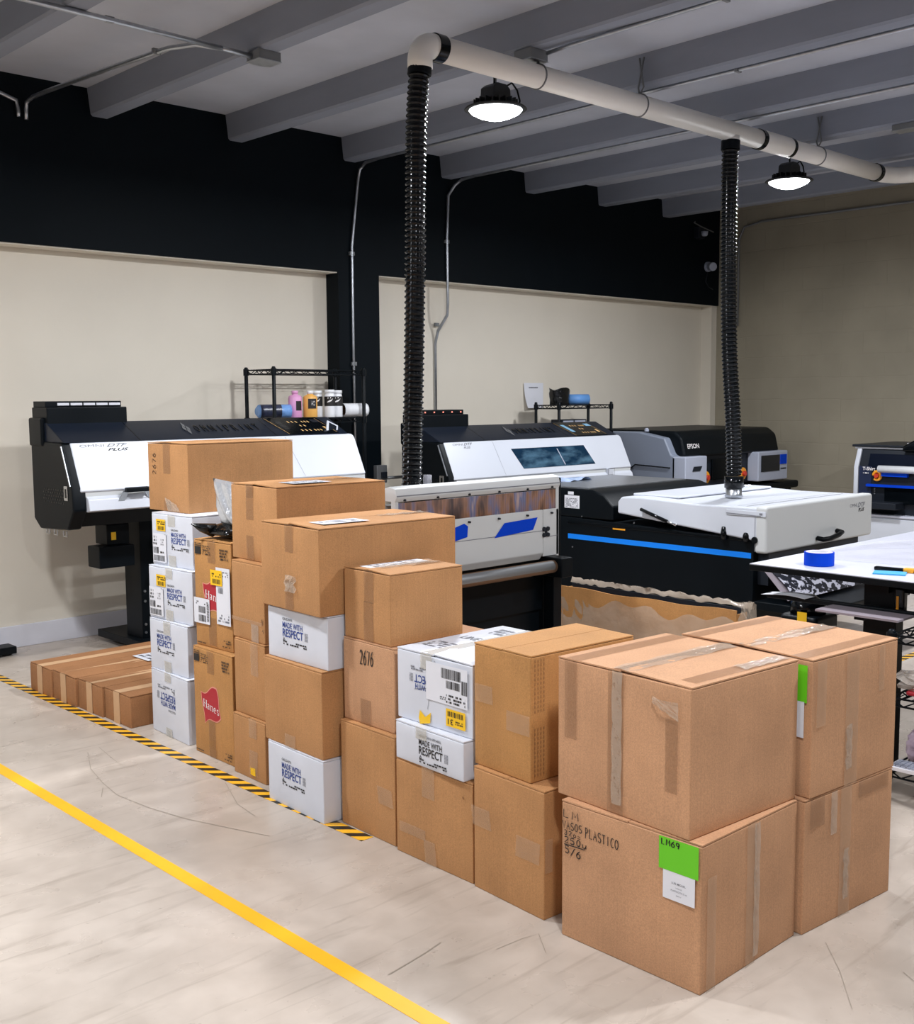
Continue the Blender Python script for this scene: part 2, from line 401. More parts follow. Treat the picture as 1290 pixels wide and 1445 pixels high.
# the long wall on the far side of the machines: beige panels set back behind black paint
wb = struct(MB().box(XL-.2, XR+.2, RY, RY+.2, 0, ZC).build('wall_back', m_beige))
struct(MB().box(XL, XR, WY, RY-.001, 2.412, ZC).build('upper_band', m_black_wall, wb))
struct(MB().box(5.115, 5.50, WY, RY-.001, 0, 2.412).build('pilaster', m_black_wall, wb))
struct(MB().box(9.93, XR, WY+.02, RY-.001, 0, 2.412).build('corner_post', m_beige, wb))
struct(MB().box(XL, 5.115, WY+.012, RY-.002, 2.404, 2.412).build('ledge', m_beige, wb))
struct(MB().box(5.50, 9.93, WY+.012, RY-.002, 2.404, 2.412).build('ledge', m_beige, wb))
struct(MB().box(XR, XR+.2, YF, RY, 0, ZC).build('wall_right', m_right))
struct(MB().box(XL-.2, XL, YF, RY, 0, ZC).build('wall_left', m_black_wall))  # unseen; set far back and black to cut bounce on the beam sides
struct(MB().box(XL, XR, YF-.2, YF, 0, ZC).build('wall_front', m_black_wall))  # also unseen, placed and blackened to keep bounced light low
struct(MB().box(XL, 5.115, RY-.018, RY-.001, 0, .135).build('baseboard_back', m_base, bevel=.003))
struct(MB().box(5.50, 9.93, RY-.018, RY-.001, 0, .135).build('baseboard_back', m_base, bevel=.003))
# scuffs left by wheels: thin dark marks lying on the floor
def scuff(pts, w):
    mb = MB(); stroke(mb, pts, w, lambda u, v: (u, v, .0012)); return mb
m_scuff = mat('floor_scuff', (158, 146, 132), .6)
for pts, w in (
    ([(2.08, 4.477), (1.992, 4.267), (1.948, 4.072), (1.924, 3.906), (1.944, 3.698), (1.983, 3.511), (2.056, 3.299), (2.108, 3.158)], .0028),
    ([(2.292, 3.731), (2.198, 3.498), (2.177, 3.349)], .003), ([(1.922, 4.018), (1.871, 3.927)], .0025),
    ([(2.147, 4.508), (2.114, 4.311), (2.102, 4.195)], .002), ([(2.77, 1.446), (2.654, 1.344), (2.501, 1.231)], .0016),
    ([(2.094, 2.053), (2.19, 2.045), (2.243, 2.032), (2.176, 1.945)], .0016),
    ([(1.795, 2.155), (1.87, 2.164), (1.942, 2.174), (2.013, 2.188)], .004),
    ([(2.766, 1.225), (2.74, 1.185)], .003),
    ):
    part = scuff(pts, w).build('scuff_mark', m_scuff, fl)
# concrete beams under the ceiling
for k in range(-5, 7):
    x = 3.25+.966*k
    struct(MB().prism([(x, ZB+.012), (x+.012, ZB), (x+.106, ZB), (x+.118, ZB+.012), (x+.135, ZC), (x-.017, ZC)], YF, WY, 'y').build('ceiling_beam', m_beam))

# ------------------------------------------------------------------ tape on the floor
tb = MB().box(1.703, 1.753, -3.0, 5.6, 0.0003, .0013).build('floor_marking_tape', mat('yellow_floor_tape', (250, 184, 24), .45, var=.03, scale=12))
tag(tb, 'plain yellow tape line running across the concrete floor', 'floor tape')
def hazard():
    m, nt, b = new_mat('black_yellow_hazard_tape')
    tc = N(nt, 'ShaderNodeTexCoord'); mp = N(nt, 'ShaderNodeMapping')
    mp.inputs['Rotation'].default_value = (0, 0, -PI/4)
    nt.links.new(tc.outputs['Object'], mp.inputs['Vector'])
    sx = N(nt, 'ShaderNodeSeparateXYZ'); nt.links.new(mp.outputs['Vector'], sx.inputs[0])
    a = N(nt, 'ShaderNodeMath', operation='MULTIPLY'); a.inputs[1].default_value = 1/.062
    f = N(nt, 'ShaderNodeMath', operation='FRACT'); g = N(nt, 'ShaderNodeMath', operation='GREATER_THAN'); g.inputs[1].default_value = .5
    nt.links.new(sx.outputs['X'], a.inputs[0]); nt.links.new(a.outputs[0], f.inputs[0]); nt.links.new(f.outputs[0], g.inputs[0])
    mx = N(nt, 'ShaderNodeMix', data_type='RGBA'); mx.inputs[6].default_value = lin((34, 32, 28)); mx.inputs[7].default_value = lin((246, 184, 44))
    nt.links.new(g.outputs[0], mx.inputs[0]); nt.links.new(mx.outputs[2], b.inputs['Base Color']); b.inputs['Roughness'].default_value = .4
    return m
m_haz = hazard()
tag(MB().box(2.305, 2.358, 2.90, 6.50, .0003, .0014).build('hazard_tape', m_haz), 'black and yellow striped tape on the floor along the row of cartons', 'hazard tape', 'striped hazard tapes')
tag(MB().box(6.05, 6.75, 2.78, 2.83, .0003, .0014).build('hazard_tape', m_haz), 'short black and yellow striped tape on the floor seen beneath the white-topped table', 'hazard tape', 'striped hazard tapes')

# ------------------------------------------------------------------ lamps
def make_lamp(label):
    t = thing('high_bay_lamp', label, 'lamp', group='round ceiling lamps')
    # origin at the hook on the beam; the lamp hangs below
    MB().lathe([(.02, -.235), (.155, -.238), (.162, -.233), (.156, -.226), (.12, -.218), (.06, -.2), (.055, -.19), (.02, -.19)], seg=40).build('reflector_ring', K['lamp_body'], t, smooth=True)
    f = MB()
    for k in range(20):
        a = 2*PI*k/20
        f.box(.05, .115, -.003, .003, -.222, -.186, Matrix.Rotation(a, 4, 'Z'))
    f.build('cooling_fin', K['lamp_body'], t)
    MB().lathe([(.01, -.284), (.05, -.281), (.09, -.268), (.126, -.25), (.137, -.2375), (.01, -.236)], seg=40).build('lens', K['lamp_lens'], t, smooth=True)
    MB().prism([(-.065, -.19), (.065, -.19), (.06, -.13), (.03, -.11), (-.03, -.11), (-.06, -.13)], -.05, .05, 'y').build('driver_box', K['lamp_body'], t, bevel=.006)
    MB().tube([(0, 0, -.11), (0, 0, -.07), (.012, 0, -.05), (.012, 0, -.01), (0, 0, .02)], .006).build('hook', K['steel_dull'], t)
    MB().tube([(.05, -.02, -.115), (.09, -.03, -.09), (.13, -.03, -.12), (.15, -.03, -.17), (.14, -.03, -.2)], .005, 8).build('power_cord', K['black'], t, smooth=True)
    MB().tube([(-.03, -.02, -.115), (-.03, -.02, -.05), (-.02, -.02, .02)], .005, 8).build('power_cord', K['black'], t, smooth=True)
    return t
LX = [-1.5, 1.39, 4.27, 7.17]
spots = []
for ly in (4.17, .72):
    for lx in LX: spots.append((lx, ly))
lab = {(4.27, 4.17): 'round glowing high bay lamp hanging beside the white duct near its black hose elbow',
       (7.17, 4.17): 'round glowing high bay lamp hanging farther off near the far bend of the duct'}
first = None
for p in spots:
    l = lab.get(p, 'round high bay lamp hanging from a beam over the open floor')
    if first is None: L = first = make_lamp(l); L.location = (p[0], p[1], ZB-.005)
    else: L = dup(first, (p[0], p[1], ZB-.005), label=l)
    ld = bpy.data.lights.new('lamp_light', 'AREA'); ld.shape = 'DISK'; ld.size = .24; ld.energy = 70*{(1.39, .72): .8, (-1.5, .72): .6}.get(p, 1); ld.color = (.95, .975, 1.02)
    lo = bpy.data.objects.new('lamp_light', ld); COL.objects.link(lo); lo.location = (p[0], p[1], ZB-.293)

# ------------------------------------------------------------------ camera
F, CH = 1586.95, 1.5
yaw, pit, rol = (math.radians(a) for a in (43.638, -5.8314, -.3837))
fw = Vector((math.sin(yaw)*math.cos(pit), math.cos(yaw)*math.cos(pit), math.sin(pit)))
rt = Vector((math.cos(yaw), -math.sin(yaw), 0)); up = rt.cross(fw)
r2 = math.cos(rol)*rt+math.sin(rol)*up; u2 = -math.sin(rol)*rt+math.cos(rol)*up
cd = bpy.data.cameras.new('camera'); cam = bpy.data.objects.new('camera', cd); COL.objects.link(cam)
cd.sensor_fit = 'HORIZONTAL'; cd.sensor_width = 36; cd.lens = F/1290*36; cd.clip_start = .02
R = Matrix((r2, u2, -fw)).transposed().to_4x4(); R.translation = Vector((0, 0, CH)); cam.matrix_world = R
SC.camera = cam
w = bpy.data.worlds.new('world'); SC.world = w; w.use_nodes = True
w.node_tree.nodes['Background'].inputs['Color'].default_value = (.6, .65, .7, 1); w.node_tree.nodes['Background'].inputs['Strength'].default_value = .012
SC.view_settings.view_transform = 'Standard'; SC.view_settings.look = 'None'; SC.view_settings.gamma = 1; SC.view_settings.exposure = 0.0
SC.view_settings.use_curve_mapping = False
SC.cycles.use_denoising = True
SC.cycles.max_bounces = 8; SC.cycles.diffuse_bounces = 4; SC.cycles.transparent_max_bounces = 12
SC.cycles.sample_clamp_indirect = 6
# ------------------------------------------------------------------ ducts and hoses
DY, DZ, DR = 3.905, 3.085, .057
d = thing('exhaust_duct', 'white round exhaust duct with black rubber collars hung under the beams', 'duct', (3.66, DY, DZ))
def L3(x, y, z): return (x-3.66, y-DY, z-DZ)
def along(y0, z0): pass
MB().cyl(L3(3.58, DY, DZ), L3(6.34, DY, DZ), DR, 36).build('pipe', K['pvc'], d, smooth=True)
MB().cyl(L3(6.70, DY, DZ), L3(7.90, DY, DZ), DR, 36).build('pipe', K['pvc'], d, smooth=True)
MB().tube([L3(6.34, DY, DZ), L3(6.36, DY, DZ), L3(6.68, DY, DZ), L3(6.70, DY, DZ)], [DR, DR*1.08, DR*1.08, DR], 36).build('coupling', K['pvc'], d, smooth=True)
MB().cyl(L3(6.03, DY, DZ-.03), L3(6.03, DY, DZ-.075), DR*.95, 28).build('hose_outlet', K['pvc'], d, smooth=True)
EX = 3.512
pts = [L3(EX+.075, DY, DZ)] + [L3(EX+.075-.075*math.sin(a), DY, DZ-.075*(1-math.cos(a))) for a in [i*PI/16 for i in range(1, 9)]] + [L3(EX, DY, DZ-.11)]
MB().tube(pts, DR, 28).build('elbow', K['pvc'], d, smooth=True)
MB().tube([L3(7.9, DY, DZ), L3(8.0, DY, DZ), L3(8.12, DY-.05, DZ), L3(8.18, DY-.16, DZ), L3(8.19, DY-.24, DZ)], DR, 28).build('bend', K['pvc'], d, smooth=True)
MB().cyl(L3(8.19, DY-.24, DZ), L3(8.19, 1.6, DZ), DR, 32).build('pipe', K['pvc'], d, smooth=True)
for x0, x1 in ((EX+.078, EX+.135), (6.325, 6.365), (6.68, 6.715), (7.88, 7.925)):
    MB().cyl(L3(x0, DY, DZ), L3(x1, DY, DZ), DR+.006, 36).build('rubber_collar', K['rubber'], d, bevel=.002)
MB().cyl(L3(8.19, DY-.20, DZ), L3(8.19, DY-.245, DZ), DR+.006, 36).build('rubber_collar', K['rubber'], d, bevel=.002)
for x in (4.30, 5.13, 7.075):   # steel straps that hold the pipe to the beams
    mb = MB()
    mb.tube([L3(x, DY+(DR+.003)*math.cos(a), DZ+(DR+.003)*math.sin(a)) for a in [PI*.5+i*2*PI/24 for i in range(25)]], .0045, 6)
    h = .02 if x < 4.5 else .2
    top = DZ+DR+h if x > 4.5 else ZB
    mb.tube([L3(x, DY, DZ+DR), L3(x+.01, DY-.018, DZ+DR+.04), L3(x+.015, DY+.015, top)], .005, 6)
    mb.tube([L3(x, DY, DZ+DR), L3(x+.01, DY+.018, DZ+DR+.04), L3(x+.015, DY-.015, top)], .005, 6)
    mb.build('hanger_strap', K['steel_dull'], d, smooth=True)

def hose(label, pts, r=.049, pitch=.025):
    """corrugated flexible hose along a path"""
    P = [Vector(p) for p in pts]
    # resample as Catmull-Rom
    S = []
    for i in range(len(P)-1):
        a, b, c, e = P[max(i-1, 0)], P[i], P[i+1], P[min(i+2, len(P)-1)]
        for k in range(60):
            t = k/60
            S.append(.5*((2*b)+(c-a)*t+(2*a-5*b+4*c-e)*t*t+(3*b-a-3*c+e)*t**3))
    S.append(P[-1])
    cum = [0]
    for a, b in zip(S, S[1:]): cum.append(cum[-1]+(b-a).length)
    Lt = cum[-1]; n = int(Lt/pitch)*8; Q = []; rr = []; j = 0
    for i in range(n+1):
        s = Lt*i/n
        while j < len(cum)-2 and cum[j+1] < s: j += 1
        t = (s-cum[j])/max(1e-9, cum[j+1]-cum[j]); Q.append(S[j].lerp(S[j+1], t))
        ph = (i % 8)/8
        rr.append(r-.0065+.0065*max(0, math.sin(PI*min(1, ph/.5)))**.6 if ph < .5 else r-.0065)
    o = Vector(pts[-1])
    t = thing('flexible_hose', label, 'hose', o, group='black corrugated hoses')
    MB().tube([q-o for q in Q], rr, 22).build('corrugated_tube', K['rubber'], t, smooth=True)
    top = Q[0]-o; dr = (Q[6]-Q[0]).normalized()
    MB().cyl(top-dr*.005, top+dr*.05, r+.006, 24).build('hose_clamp', K['black'], t, bevel=.002)
    return t
hose('thick black corrugated hose dropping from the duct elbow to the windowed white machine',
     [(EX, DY, DZ-.09), (3.485, DY, 2.72), (3.473, DY, 2.2), (3.46, DY, 1.75), (3.445, DY, 1.35), (3.432, DY, 1.03)])
h2 = hose('black corrugated hose dropping from mid duct to the white lid behind the table',
     [(6.03, DY, DZ-.06), (6.025, DY, 2.85), (6.03, DY, 2.4), (6.055, DY, 1.8), (6.11, DY, 1.35), (6.15, DY+.01, 1.0)], .051)

# ------------------------------------------------------------------ conduit, boxes and cable on ceiling and walls
def conduit(label, pts, r=.011, straps=(), m='steel'):
    t = thing('electrical_conduit', label, 'conduit', pts[0], group='electrical conduits')
    o = Vector(pts[0])
    MB().tube([Vector(p)-o for p in pts], r, 10).build('pipe', K[m], t, smooth=True)
    for p in straps:
        q = Vector(p)-o
        MB().box(q.x-.022, q.x+.022, q.y-.01, q.y+.01, q.z-.014, q.z+.014).build('clip', K['steel_dull'], t, bevel=.003)
    return t
conduit('grey conduit crossing under the beams to the junction box at upper left', [(-2.0, 4.84, 3.193), (1.2, 4.84, 3.193), (2.6, 4.86, 3.193), (3.25, 4.87, 3.188)], .013, [(2.5, 4.86, 3.195)])
conduit('grey conduit bending from the upper-left junction box along the ceiling to the black wall',
        [(3.25, 4.85, 3.178), (3.1, 4.86, 3.188), (2.98, 4.93, 3.2), (2.93, 5.1, 3.21), (2.9, 5.6, 3.222), (2.86, 6.3, 3.232), (2.85, 6.5, 3.232), (2.845, 6.57, 3.215), (2.845, 6.585, 3.17), (2.845, 6.587, 3.12)], .012, [(2.92, 5.2, 3.214)])
conduit('short grey conduit curving down the black wall at the far upper left', [(1.2, 6.585, 3.29), (2.5, 6.585, 3.26), (2.7, 6.585, 3.245), (2.79, 6.585, 3.22), (2.80, 6.587, 3.16), (2.80, 6.587, 3.13)], .012)
def under(bx, y1, x_off=.125):   # conduit strapped to the lower right edge of a beam
    return [(bx+x_off, -3.5, ZB-.004), (bx+x_off, y1, ZB-.004)]
b3, b4, b5, b2, b1 = 3.25+.966*2, 3.25+.966*3, 3.25+.966*4, 3.25+.966, 3.25
conduit('bright conduit under a beam that drops down the black pilaster behind the first printer',
        under(b3, 6.35) + [(b3+.125, 6.5, ZB-.012), (b3+.123, 6.565, ZB-.05), (b3+.12, 6.586, ZB-.12), (5.235, 6.587, 2.6), (5.235, 6.587, 1.9), (5.24, 6.587, .95)], .011,
        [(b3+.125, 1.6, ZB-.004), (b3+.125, 3.4, ZB-.004), (5.235, 6.589, 2.55), (5.24, 6.589, 1.75)])
conduit('bright conduit under a beam that drops down the wall right of the pilaster',
        under(b4, 6.35) + [(b4+.125, 6.5, ZB-.012), (b4+.11, 6.565, ZB-.05), (b4+.06, 6.586, ZB-.13), (6.19, 6.587, 2.75), (6.195, 6.587, 2.24), (6.20, 6.60, 2.15), (6.19, 6.70, 2.03), (6.19, 6.733, 1.93), (6.19, 6.733, 1.1)], .012,
        [(b4+.125, 2.3, ZB-.004), (b4+.125, 4.2, ZB-.004), (6.19, 6.589, 2.72), (6.195, 6.72, 2.08)])
conduit('bright conduit under the beam beside the second lamp', [(b5+.125, -3.5, ZB-.004), (b5+.125, 2.9, ZB-.004), (b5+.08, 3.25, ZB-.02)], .011, [(b5+.125, 1.9, ZB-.004)])
conduit('bright conduit running from the square junction box above the duct', [(b2+.13, -3.0, ZB+.0), (b2+.13, 2.9, ZB), (b2+.08, 3.7, ZB-.02), (b2+.08, 3.84, ZB-.025)], .010, [(b2+.13, 2.85, ZB)])
conduit('dark conduit looping across the top corner of the tan wall', [(XR-.02, 3.9, 3.20), (XR-.02, 6.1, 3.205), (XR-.02, 6.3, 3.17), (XR-.02, 6.36, 3.05), (XR-.02, 6.36, 2.2)], .012, m='steel_dull')
def jbox(label, x, y, z, sx, sy, sz):
    t = thing('junction_box', label, 'junction box', (x, y, z), group='metal junction boxes')
    MB().box(-sx/2, sx/2, -sy/2, sy/2, -sz, 0).build('housing', K['steel_dull'], t, bevel=.003)
    MB().box(-sx/2-.003, sx/2+.003, -sy/2-.003, sy/2+.003, -sz-.004, -sz).build('cover_plate', K['steel'], t, bevel=.001)
    return t
jbox('square metal junction box under a beam at upper left where two conduits meet', b1+.06, 4.84, ZB, .13, .11, .045)
jbox('square metal junction box under the beam right above the white duct', b2+.06, 3.93, ZB, .12, .12, .05)
jbox('flat metal junction box under the beam beside the second lamp', b5+.06, 3.32, ZB, .11, .2, .035)
cb = thing('ceiling_cable', 'loose white cable loops below the ceiling at the top right corner', 'cable', (5.3, 1.6, ZB))
for q in range(3):
    MB().tube([(-.1+.02*q, .1, -.002), (.05, -.02-.03*q, -.02-.01*q), (.2, -.2, -.03-.012*q), (.3, -.42, -.01)], .004, 6).build('cable_strand', K['machine_white'], cb, smooth=True)
sw = thing('switch_box', 'grey electrical switch box on the black pilaster beside the hose', 'switch box', (5.47, WY, .93))
MB().box(-.05, .05, -.045, 0, -.075, .06).build('housing', K['steel_dull'], sw, bevel=.005)
MB().box(-.015, .04, -.06, -.045, -.04, .01).build('lever', K['charcoal'], sw, bevel=.004)
MB().tube([(.05, -.03, -.04), (.2, -.03, -.04), (.35, -.03, -.04)], .012).build('conduit_stub', K['steel_dull'], sw, smooth=True)
sc_ = thing('security_camera', 'small pale security camera on the black wall near the far corner', 'camera', (9.80, WY, 2.79))
MB().cyl((0, 0, 0), (0, -.03, 0), .05, 20).build('mount', K['machine_lightgrey'], sc_, bevel=.004)
MB().cyl((0, -.03, 0), (-.05, -.11, -.01), .042, 20).build('camera_body', K['machine_lightgrey'], sc_, bevel=.006)
MB().tube([(0, -.01, -.05), (-.03, -.01, -.15), (.02, -.01, -.2), (.1, -.01, -.22)], .005, 8).build('cable', K['charcoal'], sc_, smooth=True)
em = thing('emergency_light', 'faint twin emergency light high on the black wall under the last beam', 'emergency light', (9.62, WY, 3.14))
MB().box(-.05, .05, -.06, 0, -.09, .02).build('housing', K['charcoal'], em, bevel=.008)
MB().tube([(-.12, -.06, .06), (-.14, -.06, .05), (.0, -.06, .02), (.2, -.06, -.01)], .006, 8).build('arm', K['steel_dull'], em, smooth=True)
MB().lathe([(.005, 0), (.035, .005), (.03, -.03), (.02, -.04)], (.0, -.09, -.03), 16).build('lamp_head', K['machine_lightgrey'], em, smooth=True)
# ------------------------------------------------------------------ cartons
class Carton:
    """box lying with its taped seam running away from the front face; front = the narrow face towards the camera's left"""
    def __init__(s, name, label, fr, yaw, W, D, z0, z1, m='kraft', group='brown cartons in the stacked row', lift=.0, open_gap=.0025, bulge=.003, seam=True, cat='cardboard box'):
        s.W, s.D, s.H, s.m = W, D, z1-z0, K[m]
        lx = Vector((math.sin(yaw), -math.cos(yaw), 0)); ly = Vector((math.cos(yaw), math.sin(yaw), 0))
        c = Vector((fr[0], fr[1], z0)) - lx*W/2 + ly*D/2
        s.t = thing(name, label, cat, c, math.atan2(lx.y, lx.x), group)
        s.white = (m == 'white_board')
        s.rng = random.Random(sum(map(ord, label)))
        s.body(bulge); s.flaps(lift, open_gap, seam)
    # face frames
    def F(s, u, v, e=.0012): return (-s.W/2+u, -s.D/2-e-s.bu, v)
    def R(s, q, v, e=.0012): return (s.W/2+e+s.bu, -s.D/2+q, v)
    def T(s, u, q, e=.0012): return (-s.W/2+u, -s.D/2+q, s.H+e)
    def body(s, bulge):
        W, D, H = s.W, s.D, s.H; s.bu = bulge
        r = s.rng
        mb = MB(); n = 8; ht = H-.006
        def bl(u, v): return bulge*min(1, 4*u*(1-u)*1.6)*min(1, 4*v*(1-v)*1.6)
        def cor(v): return .0
        mb.grid(lambda u, v: (-W/2+u*W, -D/2-bl(u, v), v*ht), n, n)
        mb.grid(lambda u, v: (-W/2+u*W, D/2+bl(u, v), v*ht), n, n)
        mb.grid(lambda u, v: (-W/2-bl(u, v), -D/2+u*D, v*ht), n, n)
        mb.grid(lambda u, v: (W/2+bl(u, v), -D/2+u*D, v*ht), n, n)
        mb.grid(lambda u, v: (-W/2+u*W, -D/2+v*D, 0), n, n)
        mb.grid(lambda u, v: (-W/2+u*W, -D/2+v*D, ht), n, n)
        bmesh.ops.remove_doubles(mb.bm, verts=mb.bm.verts, dist=.0004)
        mb.build('box_body', s.m, s.t, bevel=.0035)
    def flaps(s, lift, gap, seam):
        W, D, H = s.W, s.D, s.H; r = s.rng
        for sg in (-1, 1):
            l = lift*r.uniform(.3, 1)
            mb = MB()
            x0, x1 = (-W/2, -gap/2) if sg < 0 else (gap/2, W/2)
            d0, d1 = -D/2+r.uniform(0, .003), D/2-r.uniform(0, .003)
            def z(u): return (u if sg < 0 else 1-u)*l
            top = lambda u, v: (x0+(x1-x0)*u, d0+(d1-d0)*v, H-.0005+z(u)*(.6+.4*math.cos(v*3)) - .0)
            bot = lambda u, v: (x0+(x1-x0)*u, d0+(d1-d0)*v, H-.0045+z(u)*(.6+.4*math.cos(v*3)))
            mb.grid(top, 6, 6); mb.grid(bot, 6, 6)
            for A in (lambda t, k: (t, 0), lambda t, k: (t, 1), lambda t, k: (0, t), lambda t, k: (1, t)):
                for i in range(6):
                    a, b = A(i/6, 0), A((i+1)/6, 0)
                    mb.quad(top(*a), top(*b), bot(*b), bot(*a))
            bmesh.ops.remove_doubles(mb.bm, verts=mb.bm.verts, dist=.0002)
            mb.build('top_flap', s.m, s.t)
    # --- parts fixed to the faces
    def strip(s, face, u0, u1, v0, v1, m='tape', name='packing_tape', skew=0.0, e=.0016, wav=.0006, lbl=None):
        mb = MB(); r = s.rng; ph = r.uniform(0, 6)
        fn = {'F': s.F, 'R': s.R, 'T': s.T}[face]
        nu, nv = 4, 10
        mb.grid(lambda a, b: fn(u0+(u1-u0)*a+skew*b, v0+(v1-v0)*b, e+wav*math.sin(b*19+a*5+ph)), nu, nv)
        o = mb.build(name, K[m], s.t, smooth=True)
        if lbl: part_label(o, lbl)
        return o
    def seam_tape(s, u=None, w=.05, top=.09, bot=.09, m='tape', d=1.0, over=True):
        """one tape along the seam folded over the front edge, one at the bottom front edge"""
        u = s.W/2 if u is None else u
        if over: s.strip('T', u-w/2, u+w/2, -.001, s.D*d, m)
        if top: s.strip('F', u-w/2, u+w/2, s.H-top, s.H+.0012, m)
        if bot: s.strip('F', u-w/2-.004, u+w/2-.004, 0.001, bot, m)
    def ink(s, m, fill, name='printed_lettering'):
        mb = MB(); fill(mb); return mb.build(name, K[m], s.t, normals=False)
    def label(s, face, u0, u1, v0, v1, m='label', rot=0, name='paper_label', e=.0024):
        fn = {'F': s.F, 'R': s.R, 'T': s.T}[face]
        mb = MB(); rect(mb, u0, u1, v0, v1, lambda u, v: fn(u, v, e)); o = mb.build(name, K[m], s.t)
        return o, (lambda u, v: fn(u0+(u1-u0)*u, v0+(v1-v0)*v, e+.0008))
def bars(mb, u0, u1, v0, v1, fn, n=26, seed=1, vert=True):
    r = random.Random(seed); u = u0; W = u1-u0
    while u < u1:
        w = W/n*r.choice((.5, .5, .8, 1.2)); rect(mb, u, min(u+w, u1), v0, v1, fn); u += w+W/n*r.choice((.4, .6, 1.0))
def smudge(mb, u0, u1, v0, v1, fn, rows=1, seed=1, fill=.7):
    """rows of tiny unreadable print"""
    r = random.Random(seed)
    for i in range(rows):
        a = v0+(v1-v0)*i/rows; b = a+(v1-v0)/rows*.62; u = u0
        while u < u1*.999:
            w = (u1-u0)*r.uniform(.03, .1)
            if r.random() < fill: rect(mb, u, min(u+w, u1), a, b, fn)
            u += w+(u1-u0)*.02

def respect(c, u, v, w, brand='GILDAN', m='navy_ink', flip=False, part=None):
    """the MADE WITH RESPECT print; u,v lower left of the block, w its width"""
    h = w*.86
    def f(a, b):
        if flip: a, b = 1-a, 1-b
        return c.F(u+a*w, v+b*h)
    def fill(mb):
        text_in(mb, 'MADE WITH', 0, .92, .56, .74, f, .012)
        text_in(mb, 'RESPECT', 0, .95, .27, .53, f, .014)
    c.ink(m, fill)
    def fill2(mb):
        text_in(mb, brand, 0, .45 if brand == 'GILDAN' else .9, .80, .88, f, .006)
        smudge(mb, .02, 1.1, .02, .17, f, 2, 3, .6)
        stroke(mb, [(.02+p[0]*.08, .14+p[1]*.1) for p in ((0, 0), (.5, 1), (1, 0), (0, 0))], .03, f)
    c.ink('black_ink' if m == 'black_ink' else 'grey_ink' if flip else 'black_ink', fill2, 'small_print')
    def fill3(mb):
        for i in range(6):
            for k in range(3): rect(mb, 1.02+.05*k, 1.05+.05*k, .27+.045*i, .30+.045*i, f)
    c.ink('grey_ink', fill3, 'small_print')

# --- the near corner: four big boxes
c = Carton('shipping_carton', 'big brown carton on the floor at the near corner with handwriting and a green note', (2.288, 1.528), .0, .458, .458, 0, .391, 'kraft_pink', lift=0)
def hw(mb):
    f = c.F
    hand(mb, 'LM', .008, .345, .024, .022, .0028, f, .3)
    hand(mb, 'VASOS', .006, .313, .012, .021, .0026, f, .2, .02); hand(mb, 'PLASTICO', .086, .309, .013, .026, .0026, f, .12, -.04)
    hand(mb, '32oz', .012, .296, .012, .013, .0024, f, .3)
    hand(mb, '250u', .012, .273, .017, .018, .003, f, .25, .02)
    stroke(mb, [(.012, .268), (.085, .271)], .003, f)
    hand(mb, '5/6', .014, .245, .017, .021, .003, f, .2, -.1)
c.ink('black_ink', hw, 'handwriting')
o, f = c.label('F', .332, .452, .300, .385, 'green_note', name='green_note')
part_label(o, 'bright green note with LM69 in black pen')
g = MB(); hand(g, 'LM69', .06, .76, .1, .18, .028, f, .25); g.build('handwriting', K['black_ink'], o)
o, f = c.label('F', .345, .442, .225, .303, 'label', name='printed_slip', e=.0018)
g = MB(); text_in(g, 'LUIS MIGUEL', .28, .72, .56, .63, f, .01); text_in(g, 'VASOS', .4, .6, .43, .47, f); text_in(g, 'PLASTICO DE 32 oz', .26, .76, .31, .37, f); text_in(g, '250 U', .42, .58, .18, .22, f)
g.build('printed_lettering', K['grey_ink'], o)
c.strip('R', .20, .245, .0, .388, 'tape_pale'); c.strip('R', .235, .262, .02, .385, 'tape_shiny', e=.0026, wav=.0016)
c.strip('R', .02, .06, .0, .30, 'tape_pale', wav=.0003)
c = Carton('shipping_carton', 'big brown carton with three shiny tape bands, stacked on the carton with the green note', (2.288, 1.566), -.065, .462, .462, .391, .783, 'kraft_pink', lift=.006)
c.strip('T', .205, .26, 0, .46); c.strip('T', .20, .265, .0, .46, 'tape_shiny', e=.004, wav=.0024)
c.strip('F', .19, .245, .002, .39); c.strip('F', .205, .24, .03, .39, 'tape_shiny', e=.0032, wav=.002)
c.strip('T', .03, .085, .0, .46); c.strip('F', .03, .075, .17, .39)
c.strip('T', .395, .445, .04, .46); c.strip('T', .40, .445, .25, .44, 'tape_shiny', e=.004, wav=.002)
c.strip('F', .385, .425, .11, .30)
mb = MB()
mb.grid(lambda a, b: c.F(.345+.085*a, .35-.05*b*a-.018*(1-a)*b, .004+.014*math.sin(a*3)*(1-b)+.006*random.random()), 6, 5)
mb.build('loose_tape_end', K['tape_shiny'], c.t)
c = Carton('shipping_carton', 'big brown floor carton behind the green-noted carton, under an overhanging carton', (2.760, 1.513), -.084, .46, .45, 0, .387, 'kraft_pink')
c.strip('R', .17, .225, .0, .385, 'tape_pale'); c.strip('R', .19, .215, .05, .2, 'tape_shiny', e=.0028, wav=.002); c.strip('R', .02, .09, .30, .385, 'tape'); c.strip('R', .12, .15, .26, .385, 'tape_shiny', e=.003)
c.strip('R', .26, .42, .335, .385, 'tape')
o, f = c.label('F', .385, .405, .24, .35, 'green_note', name='green_slip')
c = Carton('shipping_carton', 'big brown upper-level carton with a green and white slip behind the near corner', (2.779, 1.509), -.078, .46, .437, .387, .78, 'kraft_pink', lift=.005)
c.strip('T', .195, .265, .0, .43); c.strip('T', .21, .262, .0, .43, 'tape_shiny', e=.004, wav=.0026); c.strip('T', .02, .07, .0, .43); c.strip('T', .39, .44, .0, .43)
